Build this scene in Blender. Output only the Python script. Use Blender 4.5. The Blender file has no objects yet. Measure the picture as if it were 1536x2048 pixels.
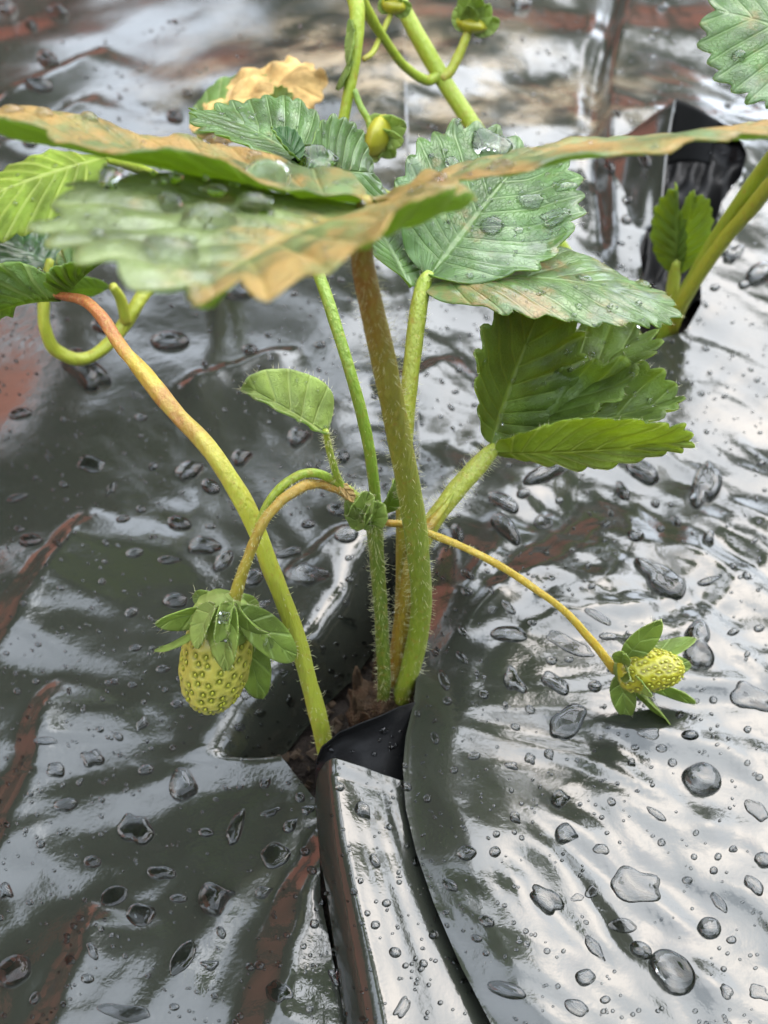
import bpy, math, random
import numpy as np
from mathutils import Vector, Matrix
from mathutils.bvhtree import BVHTree

# All lengths below are centimetres (CM converts to metres).
CM = 0.01
SC = bpy.context.scene
COL = SC.collection
rnd = random.Random(11)
R = math.radians

# ------------------------------------------------------------------ camera
CAM = np.array((0.0, 0.0, 17.0)); PITCH = R(45); TV = math.tan(R(25))
cam = bpy.data.cameras.new('camera'); camo = bpy.data.objects.new('camera', cam); COL.objects.link(camo)
cam.angle = R(50); cam.clip_start = 0.005; cam.clip_end = 500
camo.location = CAM * CM; camo.rotation_euler = (math.pi / 2 - PITCH, 0, 0)
cam.dof.use_dof = True; cam.dof.focus_distance = 0.168; cam.dof.aperture_fstop = 30
SC.camera = camo

# ------------------------------------------------------------------ sky and sun
SUN_EL, SUN_AZ = R(50), R(44)                       # azimuth clockwise from the view direction (+Y)
w = bpy.data.worlds.new('World'); SC.world = w; w.use_nodes = True
nt = w.node_tree; nt.nodes.clear()
sky = nt.nodes.new('ShaderNodeTexSky'); sky.sky_type = 'NISHITA'; sky.sun_disc = False
sky.sun_elevation = SUN_EL; sky.sun_rotation = SUN_AZ
sky.air_density = 1.0; sky.dust_density = 5.0; sky.ozone_density = 1.0
bg = nt.nodes.new('ShaderNodeBackground'); bg.inputs[1].default_value = 0.15
wo = nt.nodes.new('ShaderNodeOutputWorld')
# thin broken cloud veil over the clear sky
tc = nt.nodes.new('ShaderNodeTexCoord'); no = nt.nodes.new('ShaderNodeTexNoise')
no.inputs['Scale'].default_value = 3.2; no.inputs['Detail'].default_value = 5
rp = nt.nodes.new('ShaderNodeValToRGB'); rp.color_ramp.elements[0].position = .36; rp.color_ramp.elements[1].position = .62
rp.color_ramp.elements[0].color = (.58, .58, .58, 1); rp.color_ramp.elements[1].color = (.92, .92, .92, 1)
mx = nt.nodes.new('ShaderNodeMix'); mx.data_type = 'RGBA'; mx.inputs[7].default_value = (13.4, 14.7, 16.6, 1)
L_ = nt.links.new
L_(tc.outputs['Generated'], no.inputs['Vector']); L_(no.outputs[0], rp.inputs[0]); L_(rp.outputs[0], mx.inputs[0])
L_(sky.outputs[0], mx.inputs[6]); L_(mx.outputs[2], bg.inputs[0]); L_(bg.outputs[0], wo.inputs[0])
sl = bpy.data.lights.new('sun', 'SUN'); sl.energy = 1.5; sl.angle = R(72); sl.color = (1, .985, .965)
so = bpy.data.objects.new('sun', sl); COL.objects.link(so)
sd = Vector((math.sin(SUN_AZ) * math.cos(SUN_EL), math.cos(SUN_AZ) * math.cos(SUN_EL), math.sin(SUN_EL)))
so.rotation_euler = sd.to_track_quat('Z', 'Y').to_euler(); so.location = sd * 5
SC.view_settings.view_transform = 'Standard'; SC.view_settings.look = 'None'
SC.view_settings.exposure = 1.18; SC.view_settings.gamma = 1; SC.view_settings.use_curve_mapping = False
SC.render.engine = 'CYCLES'
cy = SC.cycles; cy.max_bounces = 10; cy.transmission_bounces = 8; cy.glossy_bounces = 5; cy.diffuse_bounces = 3
cy.use_denoising = True; cy.caustics_reflective = False; cy.caustics_refractive = True; cy.sample_clamp_indirect = 6

# ------------------------------------------------------------------ pixel <-> place
def ray(px, py):
    vx = (px - 768) / 1024 * TV; vy = (1024 - py) / 1024 * TV
    c, s = math.cos(PITCH), math.sin(PITCH)
    return np.array((vx, c + vy * s, -s + vy * c))
def P(px, py, y=None, z=None):
    """the place on that line of sight at depth y (or height z), cm"""
    d = ray(px, py)
    t = y / d[1] if y is not None else (z - CAM[2]) / d[2]
    return CAM + d * t
def proj(p):
    q = np.asarray(p, float) - CAM; c, s = math.cos(PITCH), math.sin(PITCH)
    f = q[..., 1] * c - q[..., 2] * s; u = q[..., 1] * s + q[..., 2] * c
    return 768 + q[..., 0] / f * 1024 / TV, 1024 - u / f * 1024 / TV

# ------------------------------------------------------------------ object helpers
LOC = {}
def tag(o, label=None, cat=None, group=None, kind=None):
    for k, v in (('label', label), ('category', cat), ('group', group), ('kind', kind)):
        if v: o[k] = v
    return o
def empty(name, loc=None, parent=None, **kw):
    o = bpy.data.objects.new(name, None); COL.objects.link(o); o.empty_display_size = .01
    if parent is not None: o.parent = parent; LOC[o.name] = LOC[parent.name]
    else:
        LOC[o.name] = np.array(loc, float); o.location = LOC[o.name] * CM
    return tag(o, **kw)
def mk(name, v, f, mats, parent=None, loc=None, uv=None, smooth=True, mi=None, attr=None, **kw):
    """one mesh object from world-space points in cm"""
    v = np.asarray(v, float)
    org = LOC[parent.name] if parent is not None else (np.array(loc, float) if loc is not None else np.zeros(3))
    me = bpy.data.meshes.new(name); me.from_pydata(((v - org) * CM).tolist(), [], [list(map(int, q)) for q in f])
    for m in (mats if isinstance(mats, (list, tuple)) else [mats]): me.materials.append(m)
    if smooth: me.polygons.foreach_set('use_smooth', [True] * len(me.polygons))
    if mi is not None: me.polygons.foreach_set('material_index', mi)
    if uv is not None:
        l = me.uv_layers.new(name='uv'); idx = np.empty(len(me.loops), int); me.loops.foreach_get('vertex_index', idx)
        l.data.foreach_set('uv', np.asarray(uv, float)[idx].ravel())
    if attr is not None:
        for an, av in attr.items():
            a = me.attributes.new(an, 'FLOAT', 'POINT'); a.data.foreach_set('value', np.asarray(av, float))
    me.update()
    o = bpy.data.objects.new(name, me); COL.objects.link(o)
    if parent is not None: o.parent = parent; LOC[o.name] = org
    else: o.location = org * CM; LOC[o.name] = org
    return tag(o, **kw)

# ------------------------------------------------------------------ noise
_PT = {}
def perlin(x, y, seed=0):
    if seed not in _PT:
        a = np.random.RandomState(seed).rand(256, 256) * 2 * np.pi; _PT[seed] = (np.cos(a), np.sin(a))
    gx, gy = _PT[seed]
    x = np.asarray(x, float) + 100.37; y = np.asarray(y, float) + 77.13
    i = np.floor(x).astype(int); j = np.floor(y).astype(int); fx, fy = x - i, y - j
    def g(ii, jj, dx, dy): return gx[ii & 255, jj & 255] * dx + gy[ii & 255, jj & 255] * dy
    u = fx ** 3 * (fx * (fx * 6 - 15) + 10); v = fy ** 3 * (fy * (fy * 6 - 15) + 10)
    a0 = g(i, j, fx, fy) * (1 - u) + g(i + 1, j, fx - 1, fy) * u
    a1 = g(i, j + 1, fx, fy - 1) * (1 - u) + g(i + 1, j + 1, fx - 1, fy - 1) * u
    return (a0 * (1 - v) + a1 * v) * 1.5
def sstep(a, b, x):
    t = np.clip((np.asarray(x, float) - a) / (b - a), 0, 1); return t * t * (3 - 2 * t)
def ridge(n): return 1 - np.sqrt(n * n + .004) * 2

# ------------------------------------------------------------------ material helpers
class NT:
    def __init__(s, name):
        s.m = bpy.data.materials.new(name); s.m.use_nodes = True; s.t = s.m.node_tree; s.t.nodes.clear()
        s.out = s.n('OutputMaterial')
    def n(s, kind, **inp):
        k = s.t.nodes.new('ShaderNode' + kind)
        for a, b in inp.items(): s.set(k, a, b)
        return k
    def set(s, k, a, b):
        i = k.inputs[int(a[1:])] if a[0] == 'i' and a[1:].isdigit() else k.inputs[a.replace('_', ' ')]
        if isinstance(b, bpy.types.NodeSocket): s.t.links.new(b, i)
        elif isinstance(b, tuple) and len(b) == 3 and i.type == 'RGBA': i.default_value = (*b, 1)
        else: i.default_value = b
    def math(s, op, a, b=0.0, c=None):
        k = s.t.nodes.new('ShaderNodeMath'); k.operation = op
        s.set(k, 'i0', a); s.set(k, 'i1', b)
        if c is not None: s.set(k, 'i2', c)
        return k.outputs[0]
    def mix(s, f, a, b):
        k = s.t.nodes.new('ShaderNodeMix'); k.data_type = 'RGBA'
        s.set(k, 'i0', f); s.set(k, 'i6', a); s.set(k, 'i7', b); return k.outputs[2]
    def ramp(s, f, lo, hi):
        k = s.t.nodes.new('ShaderNodeMapRange'); k.interpolation_type = 'SMOOTHSTEP'
        s.set(k, 'i0', f); s.set(k, 'i1', lo); s.set(k, 'i2', hi); return k.outputs[0]
    def noise(s, scale, detail=3, rough=.55, vec=None, sx=None):
        k = s.n('TexNoise', Scale=scale, Detail=float(detail), Roughness=rough)
        v = vec or s.n('TexCoord').outputs['Object']
        if sx:
            mp = s.n('Mapping'); s.set(mp, 'Scale', sx); s.set(mp, 'Vector', v); v = mp.outputs[0]
        s.set(k, 'Vector', v); return k.outputs[0]
    def bump(s, h, dist, strength=1.0, nrm=None):
        k = s.n('Bump', Strength=strength, Distance=dist, Height=h)
        if nrm: s.set(k, 'Normal', nrm)
        return k.outputs[0]
    def attr(s, name):
        k = s.n('Attribute'); k.attribute_name = name; return k.outputs['Fac']
    def done(s, sh): s.t.links.new(sh, s.out.inputs[0]); return s.m

def film_mat(name, base=(.019, .021, .016), rough=.14, spec=1.0, ior=1.66):
    s = NT(name)
    n1 = s.noise(55, 4); n2 = s.noise(420, 3); n3 = s.noise(1500, 2)
    rg = s.math('MULTIPLY_ADD', s.ramp(n1, .35, .7), .07, rough - .035)
    soil = s.attr('soil')                             # dried soil splashes
    blot = s.math('MULTIPLY', soil, s.ramp(s.noise(45, 5), .40, .68))
    speck = s.ramp(s.n('TexVoronoi', Scale=900.0, Vector=s.n('TexCoord').outputs['Object']).outputs[0], .10, .04)
    speck = s.math('MULTIPLY', speck, s.ramp(s.noise(90, 3), .52, .7))
    col = s.mix(blot, base, s.mix(s.noise(160, 4), (.10, .07, .04), (.36, .29, .17)))
    col = s.mix(s.math('MULTIPLY', speck, .5), col, (.22, .2, .16))
    b = s.bump(n1, .0012, .10); b = s.bump(n2, .0003, .20, b); b = s.bump(n3, .00008, .3, b)
    p = s.n('BsdfPrincipled', Base_Color=col, IOR=ior, Normal=b)
    s.set(p, 'Specular IOR Level', spec * .5)
    s.set(p, 'Roughness', s.math('ADD', rg, s.math('MULTIPLY', blot, .3)))
    return s.done(p.outputs[0])

def leaf_mat(name, top, vein, dust=0.0, dustc=(.34, .22, .09), rough=.38, trans=.45, tcol=(.42, .58, .10), wet=.5, veinw=.5, coatr=.12, spec=.5, dside=0.0):
    """uv.x counts the side veins, uv.y runs from midrib (0) to margin (+-1)"""
    s = NT(name)
    uv = s.n('UVMap').outputs[0]; sp = s.n('SeparateXYZ', Vector=uv)
    u, v = sp.outputs[0], s.math('ABSOLUTE', sp.outputs[1])
    d = s.math('ABSOLUTE', s.math('SUBTRACT', s.math('FRACT', u), .5))
    v1 = s.ramp(d, .13, .02)                           # side veins
    mid = s.ramp(v, .07, .015)
    # fine net of veins
    vor = s.n('TexVoronoi', Scale=3.2); vor.feature = 'DISTANCE_TO_EDGE'
    mp = s.n('Mapping', Vector=uv); s.set(mp, 'Scale', (1.4, 6.0, 1.0)); s.set(vor, 'Vector', mp.outputs[0])
    net = s.ramp(vor.outputs[0], .09, .0)
    n1 = s.noise(170, 4); n2 = s.noise(900, 3); n3 = s.noise(2600, 2)
    vm = s.math('MAXIMUM', s.math('MULTIPLY', v1, .7), mid)
    vm = s.math('MAXIMUM', vm, s.math('MULTIPLY', net, .3))
    dark = tuple(c * .55 for c in top); lite = tuple(min(1, c * 1.35) for c in top)
    col = s.mix(s.ramp(n1, .3, .7), dark, lite)
    col = s.mix(s.math('MULTIPLY', s.ramp(n2, .55, .75), .35), col, lite)
    col = s.mix(s.math('MULTIPLY', vm, veinw), col, vein)
    rgh = rough
    if dust > 0:
        dn = s.ramp(s.math('ADD', s.noise(120, 6, .65), s.math('MULTIPLY', sp.outputs[1], dside)), .62 - .40 * dust, .80 - .30 * dust)
        df = s.math('MULTIPLY', dn, s.math('MULTIPLY_ADD', s.noise(1400, 2), .5, .6))
        col = s.mix(df, col, s.mix(s.noise(260, 4), dustc, tuple(c * .55 for c in dustc)))
        rgh = s.math('MULTIPLY_ADD', df, .25, rough)
    h = s.math('SUBTRACT', s.math('MULTIPLY', n2, .5), vm)
    b = s.bump(h, .00035, .8); b = s.bump(n3, .0001, .5, b)
    p = s.n('BsdfPrincipled', Base_Color=col, Roughness=rgh, Normal=b)
    s.set(p, 'Specular IOR Level', spec)
    wn = s.ramp(s.noise(75, 3), .50, .60)              # wet patches
    s.set(p, 'Coat Weight', s.math('MULTIPLY', wn, wet)); s.set(p, 'Coat Roughness', coatr); s.set(p, 'Coat IOR', 1.4)
    t = s.n('BsdfTranslucent', Color=s.mix(s.math('MULTIPLY', vm, .4), tcol, tuple(min(1, c * 1.3) for c in tcol)), Normal=b)
    m = s.n('MixShader', i0=trans, i1=p.outputs[0], i2=t.outputs[0])
    return s.done(m.outputs[0])

def stem_mat(name, stops, rough=.5, mott=(.5, .5), sss=.35, grain=1.0):
    """colour along the stem: stops = [(position, colour)...] over uv.y"""
    s = NT(name)
    sp = s.n('SeparateXYZ', Vector=s.n('UVMap').outputs[0])
    k = s.n('ValToRGB'); e = k.color_ramp.elements
    while len(e) < len(stops): e.new(.5)
    for q, (pp, c) in zip(e, stops): q.position = pp; q.color = (*c, 1)
    nz = s.noise(260, 4); s.set(k, 'Fac', s.math('MULTIPLY_ADD', s.math('SUBTRACT', nz, .5), .16 * grain, sp.outputs[1]))
    col = s.mix(s.ramp(s.noise(700, 4), .52, .8), k.outputs[0], s.mix(.5, k.outputs[0], (.30, .14, .03)))
    col = s.mix(s.math('MULTIPLY', s.ramp(s.noise(1800, 2, sx=(1, 1, .25)), .45, .7), .4), col, s.mix(.6, k.outputs[0], (.34, .36, .08)))
    b = s.bump(s.noise(1300, 4, sx=(1, 1, .22)), .0006, .8)
    p = s.n('BsdfPrincipled', Base_Color=col, Roughness=rough, Normal=b)
    s.set(p, 'Subsurface Weight', sss); s.set(p, 'Subsurface Radius', (.9, 1.0, .3)); s.set(p, 'Subsurface Scale', .0015)
    s.set(p, 'Coat Weight', .08); s.set(p, 'Coat Roughness', .25)
    return s.done(p.outputs[0])

def plain(name, col, rough=.6, spec=.4, vary=.25, scale=60, bmp=.0, **kw):
    s = NT(name)
    c = s.mix(s.noise(scale, 5), tuple(x * (1 - vary) for x in col), tuple(min(1, x * (1 + vary)) for x in col))
    p = s.n('BsdfPrincipled', Base_Color=c, Roughness=rough); s.set(p, 'Specular IOR Level', spec)
    if bmp: s.set(p, 'Normal', s.bump(s.noise(scale * 4, 4), bmp, .8))
    for a, b in kw.items(): s.set(p, a.replace('_', ' '), b)
    return s.done(p.outputs[0])

def water_mat(name, tint, rough=0.0):
    s = NT(name)
    p = s.n('BsdfPrincipled', Base_Color=tint, Roughness=rough, IOR=1.333); s.set(p, 'Transmission Weight', 1.0)
    return s.done(p.outputs[0])

M = {}
M['film'] = film_mat('film')
M['film_shade'] = film_mat('film_shaded', base=(.007, .007, .007), rough=.5, spec=.35, ior=1.4)  # film darkened and dulled: the shade of pocket and folds is in its colour
M['water'] = water_mat('water', (.93, .95, .95))
M['water_film'] = water_mat('water_on_film', (.55, .57, .57))  # darkened copy of the clear water; grey stands for reflection lost under it
M['hair'] = plain('hair', (.55, .54, .30), .5, .5, .1)
M['soil'] = plain('soil', (.018, .012, .008), .85, .3, .7, 400, .004)
M['root'] = plain('root', (.16, .06, .03), .6)
# leaf materials (upper face, lower face)
M['near'] = leaf_mat('leaf_dusty', (.15, .19, .07), (.25, .28, .11), dust=.45, dside=-.13, dustc=(.50, .30, .09), rough=.36, wet=.8, trans=.32)
M['nearB'] = leaf_mat('leaf_rusty', (.11, .17, .06), (.22, .24, .10), dust=.60, dustc=(.50, .28, .08), rough=.40, wet=.6, trans=.30)
M['mid'] = leaf_mat('leaf_green', (.08, .155, .040), (.17, .25, .09), dust=.12, dustc=(.36, .24, .10), rough=.33, wet=1.0, coatr=.06, trans=.3)
M['midB'] = leaf_mat('leaf_spotted', (.09, .16, .042), (.17, .25, .09), dust=.34, dustc=(.38, .22, .08), rough=.36, wet=.8, trans=.3)
M['under'] = leaf_mat('leaf_underside', (.13, .22, .05), (.34, .42, .16), rough=.5, wet=.1, trans=.5, tcol=(.45, .62, .08), veinw=.8)
M['young'] = leaf_mat('leaf_young', (.07, .115, .018), (.15, .20, .04), rough=.5, wet=.2, trans=.34, tcol=(.46, .60, .06), spec=.3, veinw=.45)
M['youngU'] = leaf_mat('leaf_young_underside', (.25, .34, .05), (.42, .48, .16), rough=.5, wet=.3, trans=.55, tcol=(.85, .95, .10), spec=.25, veinw=.9)
M['dark'] = leaf_mat('leaf_dark', (.022, .075, .014), (.06, .13, .03), rough=.3, wet=.9, trans=.25, tcol=(.2, .4, .04))
M['wilt'] = leaf_mat('leaf_wilted', (.62, .42, .16), (.5, .32, .12), dust=.2, dustc=(.75, .60, .34), rough=.7, wet=0, trans=.3, tcol=(.7, .5, .2), spec=.2)
M['sepal'] = leaf_mat('sepal', (.21, .30, .055), (.30, .40, .15), rough=.45, wet=.4, trans=.4, tcol=(.4, .55, .1))
M['sepalU'] = leaf_mat('sepal_pale', (.30, .41, .09), (.42, .48, .17), rough=.5, wet=.3, trans=.4, tcol=(.45, .58, .15))
# stems
M['petiole'] = stem_mat('petiole', [(0, (0.190, 0.238, 0.017)), (.45, (0.159, 0.213, 0.017)), (.70, (0.206, 0.183, 0.017)), (.86, (0.238, 0.120, 0.013)), (1, (0.199, 0.159, 0.017))])
M['petiole2'] = stem_mat('petiole_green', [(0, (0.238, 0.174, 0.017)), (.35, (0.238, 0.238, 0.021)), (1, (0.206, 0.285, 0.021))])
M['petiole3'] = stem_mat('petiole_folded_leaf', [(0, (0.254, 0.144, 0.013)), (.35, (0.271, 0.206, 0.021)), (.7, (0.271, 0.303, 0.034)), (1, (0.238, 0.285, 0.028))])
M['thin'] = stem_mat('petiole_thin', [(0, (0.104, 0.190, 0.013)), (1, (0.190, 0.285, 0.021))])
M['wiltstem'] = stem_mat('petiole_wilting', [(0, (0.293, 0.342, 0.037)), (.40, (0.354, 0.378, 0.037)), (.52, (0.378, 0.317, 0.049)), (.60, (0.317, 0.159, 0.037)), (.68, (0.415, 0.305, 0.037)), (.78, (0.329, 0.122, 0.030)), (1, (0.244, 0.073, 0.024))], grain=1.4)
M['peduncle'] = stem_mat('peduncle', [(0, (0.079, 0.127, 0.011)), (.6, (0.095, 0.144, 0.011)), (1, (0.206, 0.271, 0.021))])
M['ped_green'] = stem_mat('pedicel_green', [(0, (0.159, 0.254, 0.017)), (1, (0.271, 0.333, 0.028))])
M['ped_rust'] = stem_mat('pedicel_rusty', [(0, (0.317, 0.174, 0.028)), (.35, (0.382, 0.238, 0.048)), (1, (0.254, 0.238, 0.021))])
M['ped_right'] = stem_mat('pedicel_right', [(0, (0.271, 0.095, 0.013)), (.2, (0.317, 0.223, 0.021)), (1, (0.365, 0.254, 0.023))])
M['backstem'] = stem_mat('back_stem', [(0, (0.199, 0.271, 0.017)), (1, (0.271, 0.350, 0.021))])
M['backstem2'] = stem_mat('back_stem_pale', [(0, (0.238, 0.206, 0.017)), (.2, (0.285, 0.317, 0.023)), (1, (0.333, 0.365, 0.034))])

# ------------------------------------------------------------------ geometry builders
def crom(pts, n=8):
    p = np.asarray(pts, float); q = np.vstack([2 * p[0] - p[1], p, 2 * p[-1] - p[-2]]); out = []
    for i in range(1, len(q) - 2):
        for t in np.linspace(0, 1, n, endpoint=False):
            a, b, c, d = q[i - 1], q[i], q[i + 1], q[i + 2]
            out.append(.5 * (2 * b + (c - a) * t + (2 * a - 5 * b + 4 * c - d) * t * t + (3 * b - a - 3 * c + d) * t ** 3))
    out.append(p[-1]); return np.array(out)
def frames(c):
    t = np.gradient(c, axis=0); t /= np.linalg.norm(t, axis=1)[:, None]
    u = np.cross(t[0], (0.13, 0.9, .4)); u /= np.linalg.norm(u); U = []
    for i in range(len(c)):
        u = u - t[i] * u.dot(t[i]); u /= np.linalg.norm(u); U.append(u.copy())
    U = np.array(U); return t, U, np.cross(t, U)
def tube(name, pts, rad, mat, parent, sides=14, n=8, bumpy=.05, seed=0, **kw):
    """pts: (px, py, depth y) control points; rad: radii along it"""
    w3 = [P(a, b, y=c) for a, b, c in pts] if len(pts[0]) == 3 and not kw.pop('world', False) else pts
    c = crom(w3, n); t, U, V = frames(c)
    s = np.linspace(0, 1, len(c)); r = np.interp(s, np.linspace(0, 1, len(rad)), rad)
    v, uv = [], []
    for i in range(len(c)):
        for k in range(sides + 1):
            a = 2 * np.pi * k / sides; kk = k % sides
            rr = r[i] * (1 + bumpy * float(perlin(math.cos(a) * 1.3 + seed, s[i] * 14 + math.sin(a) * 1.3, 5 + seed)) * 2)
            v.append(c[i] + (U[i] * math.cos(a) + V[i] * math.sin(a)) * rr); uv.append((k / sides, s[i]))
    m = sides + 1
    f = [(i * m + k, i * m + k + 1, (i + 1) * m + k + 1, (i + 1) * m + k) for i in range(len(c) - 1) for k in range(sides)]
    for i, e in ((0, -1), (len(c) - 1, 1)):
        j = len(v); v.append(c[i] + t[i] * e * r[i] * .5); uv.append((.5, s[i]))
        f += [(i * m + k, i * m + k + 1, j)[::e] for k in range(sides)]
    o = mk(name, v, f, mat, parent, uv=uv, **kw)
    return o, c, r
def hairs(name, c, r, parent, n, L=.16, w=.006, s0=0, s1=1, lean=.25, seed=0):
    """fine hairs standing off a stem"""
    g = np.random.RandomState(seed + 3); t, U, V = frames(c); v, f = [], []
    for _ in range(n):
        s = g.uniform(s0, s1) * (len(c) - 1.001); i = int(s); q = s - i
        p0 = c[i] * (1 - q) + c[i + 1] * q; rr = r[i] * (1 - q) + r[i + 1] * q
        a = g.uniform(0, 2 * np.pi); d = U[i] * math.cos(a) + V[i] * math.sin(a)
        e = np.cross(t[i], d); l = L * g.uniform(.5, 1.25); k = g.normal(0, .28, 3) * l * .6
        lean_ = lean + g.normal(0, .5); p1 = p0 + d * (rr + l * .6) + t[i] * l * lean_ * .25 + k * .2
        p2 = p0 + d * (rr + l * .92) + t[i] * l * lean_ + k
        p0 = p0 + d * rr * .9; b = len(v)
        for z, ww in ((p0, w), (p1, w * .7)):
            v += [z + e * ww, z + t[i] * ww, z - (e + t[i]) * ww * .7]
        v.append(p2)
        f += [(b, b + 1, b + 4, b + 3), (b + 1, b + 2, b + 5, b + 4), (b + 2, b, b + 3, b + 5),
              (b + 3, b + 4, b + 6), (b + 4, b + 5, b + 6), (b + 5, b + 3, b + 6)]
    return mk(name, v, f, M['hair'], parent, kind='stuff')

LEAVES = []                                            # surfaces the drops on leaves lie on
def leaflet(name, B, T, Rm, mats, parent, N=9, wid=(None, None), fold=(8, 8), bend=20, cup=0.0, teeth=.105, quilt=.032,
            s0=.2, wave=.06, seed=0, thick=.022, rim=1, nt_=12, spt=7, up=(0, 0, 1), shape=.85, arch=0.0, crink=0.0, fringe=0, curl=0.0, yexp=.9):
    """a toothed leaflet from base B to tip T; Rm = widest point of one margin (cm, world)"""
    B, T, Rm = (np.asarray(q, float) for q in (B, T, Rm)); ch = np.linalg.norm(T - B); Y = (T - B) / ch
    X = Rm - B; X = X - Y * X.dot(Y); half = np.linalg.norm(X); X /= half; Z = np.cross(X, Y); side = 1
    if Z.dot(np.asarray(up, float)) < 0: X = -X; Z = -Z; side = -1
    wR, wO = wid[0] or half, wid[1] or half
    th = R(bend); L = ch * ((th / 2) / math.sin(th / 2) if abs(th) > 1e-3 else 1)
    ns = N * spt; S = np.linspace(0, 1, ns + 1); TT = np.linspace(0, 1, nt_ + 1) ** .85
    allv, alluv, faces = [], [], []
    for sg in (1, -1):
        Wd = wR if sg == side else wO; fo = R(fold[0] if sg == side else fold[1])
        # margin
        phi = np.pi * S; mxx = Wd * np.sin(phi) ** shape; myy = L * ((1 - np.cos(phi)) / 2) ** yexp
        mid = np.minimum(L * (.42 * S + .58 * S ** 3.2), myy * .86 + L * .14 * S ** 6)
        q = np.clip((S - s0) / (1 - s0), 0, 1) * N; fr = q - np.floor(q); tk = np.floor(q)
        g = np.random.RandomState(seed * 7 + sg + 5); ta = g.uniform(.75, 1.25, N + 2)
        tooth = np.where((S > s0) & (S < 1), (1 - np.abs(2 * np.clip(fr * .92 + .04, 0, 1) - 1) ** 1.7) * ta[tk.astype(int)], 0)
        nx, ny = np.gradient(myy), -np.gradient(mxx); nn = np.hypot(nx, ny) + 1e-9; nx, ny = nx / nn, ny / nn
        amp = teeth * (wR + wO) * sstep(s0, s0 + .12, S) * (1 - .35 * S)
        ex = mxx + (nx * .8 + 0) * tooth * amp; ey = myy + (ny * .8 + .55) * tooth * amp
        ex = np.maximum(ex, .0) * np.where(S >= 1, 0, 1)
        t = TT[None, :]; u = q[:, None] + 0 * t
        x = ex[:, None] * t; y = mid[:, None] + (ey - mid)[:, None] * t ** 1.12
        ve = np.exp(-((fr - .5) / .16) ** 2)[:, None]
        z = -quilt * ve * (4 * t * (1.12 - t)) * sstep(s0 * .5, s0 + .1, S)[:, None] - quilt * .9 * np.exp(-(t / .09) ** 2)
        z = z + wave * perlin(x * .9 + seed * 3.1, y * .9 + sg * 9 + seed, 21) * t * 1.6 + wave * .4 * perlin(x * 2.6 + seed, y * 2.6 + sg * 4, 22) * t
        if crink: z = z + crink * perlin(x * 2.2 + seed, y * 2.2, 23) + crink * .5 * perlin(x * 5 + seed, y * 5, 24) * t
        z = z + cup * (x / max(Wd, .01)) ** 2 * Wd - curl * (t ** 4) * Wd * .4 * (S ** .5)[:, None]
        # fold about the midrib (progressively with distance)
        a = fo * (.55 + .45 * t); x, z = x * np.cos(a) - z * np.sin(a), x * np.sin(a) + z * np.cos(a)
        if arch: z = z + arch * np.sin(np.clip(y / L, 0, 1) * np.pi) * L
        # bend along the midrib
        if abs(th) > 1e-3:
            k = th / L; yy = np.sin(k * y) * (1 / k + z); zz = -(1 - np.cos(k * y)) / k + z * np.cos(k * y)
            c, s_ = math.cos(th / 2), math.sin(th / 2); y, z = yy * c - zz * s_, yy * s_ + zz * c
        p = B + sg * X * x[..., None] + Y * y[..., None] + Z * z[..., None]
        b = len(allv) and sum(len(k_) for k_ in allv); allv.append(p.reshape(-1, 3))
        alluv.append(np.stack([u, sg * t + 0 * u], -1).reshape(-1, 2)); m = nt_ + 1
        for i in range(ns):
            for j in range(nt_):
                qd = (b + i * m + j, b + i * m + j + 1, b + (i + 1) * m + j + 1, b + (i + 1) * m + j)
                faces.append(qd if sg == 1 else qd[::-1])
    v = np.vstack(allv); uv = np.vstack(alluv); h = len(v) // 2; m = nt_ + 1
    # weld the two halves along the midrib
    rep = np.arange(len(v)); rep[h::m] = np.arange(0, h, m)[:len(rep[h::m])]
    faces = [tuple(int(rep[k]) for k in q) for q in faces]
    used = np.unique(np.array(faces)); inv = -np.ones(len(v), int); inv[used] = np.arange(len(used))
    faces = [tuple(inv[list(q)]) for q in faces]; edge = np.vstack([v[:h].reshape(-1, m, 3)[:, -1], v[h:].reshape(-1, m, 3)[:, -1]])
    v, uv = v[used], uv[used]
    LEAVES.append((v, faces))
    o = mk(name, v, faces, list(mats), parent, uv=uv)
    md = o.modifiers.new('thickness', 'SOLIDIFY'); md.thickness = thick * CM; md.offset = -1
    md.material_offset = 1; md.material_offset_rim = rim
    if fringe:
        g = np.random.RandomState(seed); hv, hf = [], []
        for _ in range(fringe):
            i = g.randint(0, len(edge) - 1); e0 = edge[i] * .5 + edge[i + 1] * .5 if np.linalg.norm(edge[i] - edge[i + 1]) < .3 else edge[i]
            d = e0 - (B + Y * (e0 - B).dot(Y) * .8); d /= np.linalg.norm(d) + 1e-9; d = d + g.normal(0, .45, 3); l = g.uniform(.03, .09)
            k = np.cross(d, Z); k /= np.linalg.norm(k) + 1e-9; b = len(hv)
            hv += [e0 + k * .0028, e0 - k * .0028, e0 + Z * .004, e0 + d * l]; hf += [(b, b + 1, b + 3), (b + 1, b + 2, b + 3), (b + 2, b, b + 3)]
        mk('leaf_hair', hv, hf, M['hair'], parent, kind='stuff')
    return o

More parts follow.
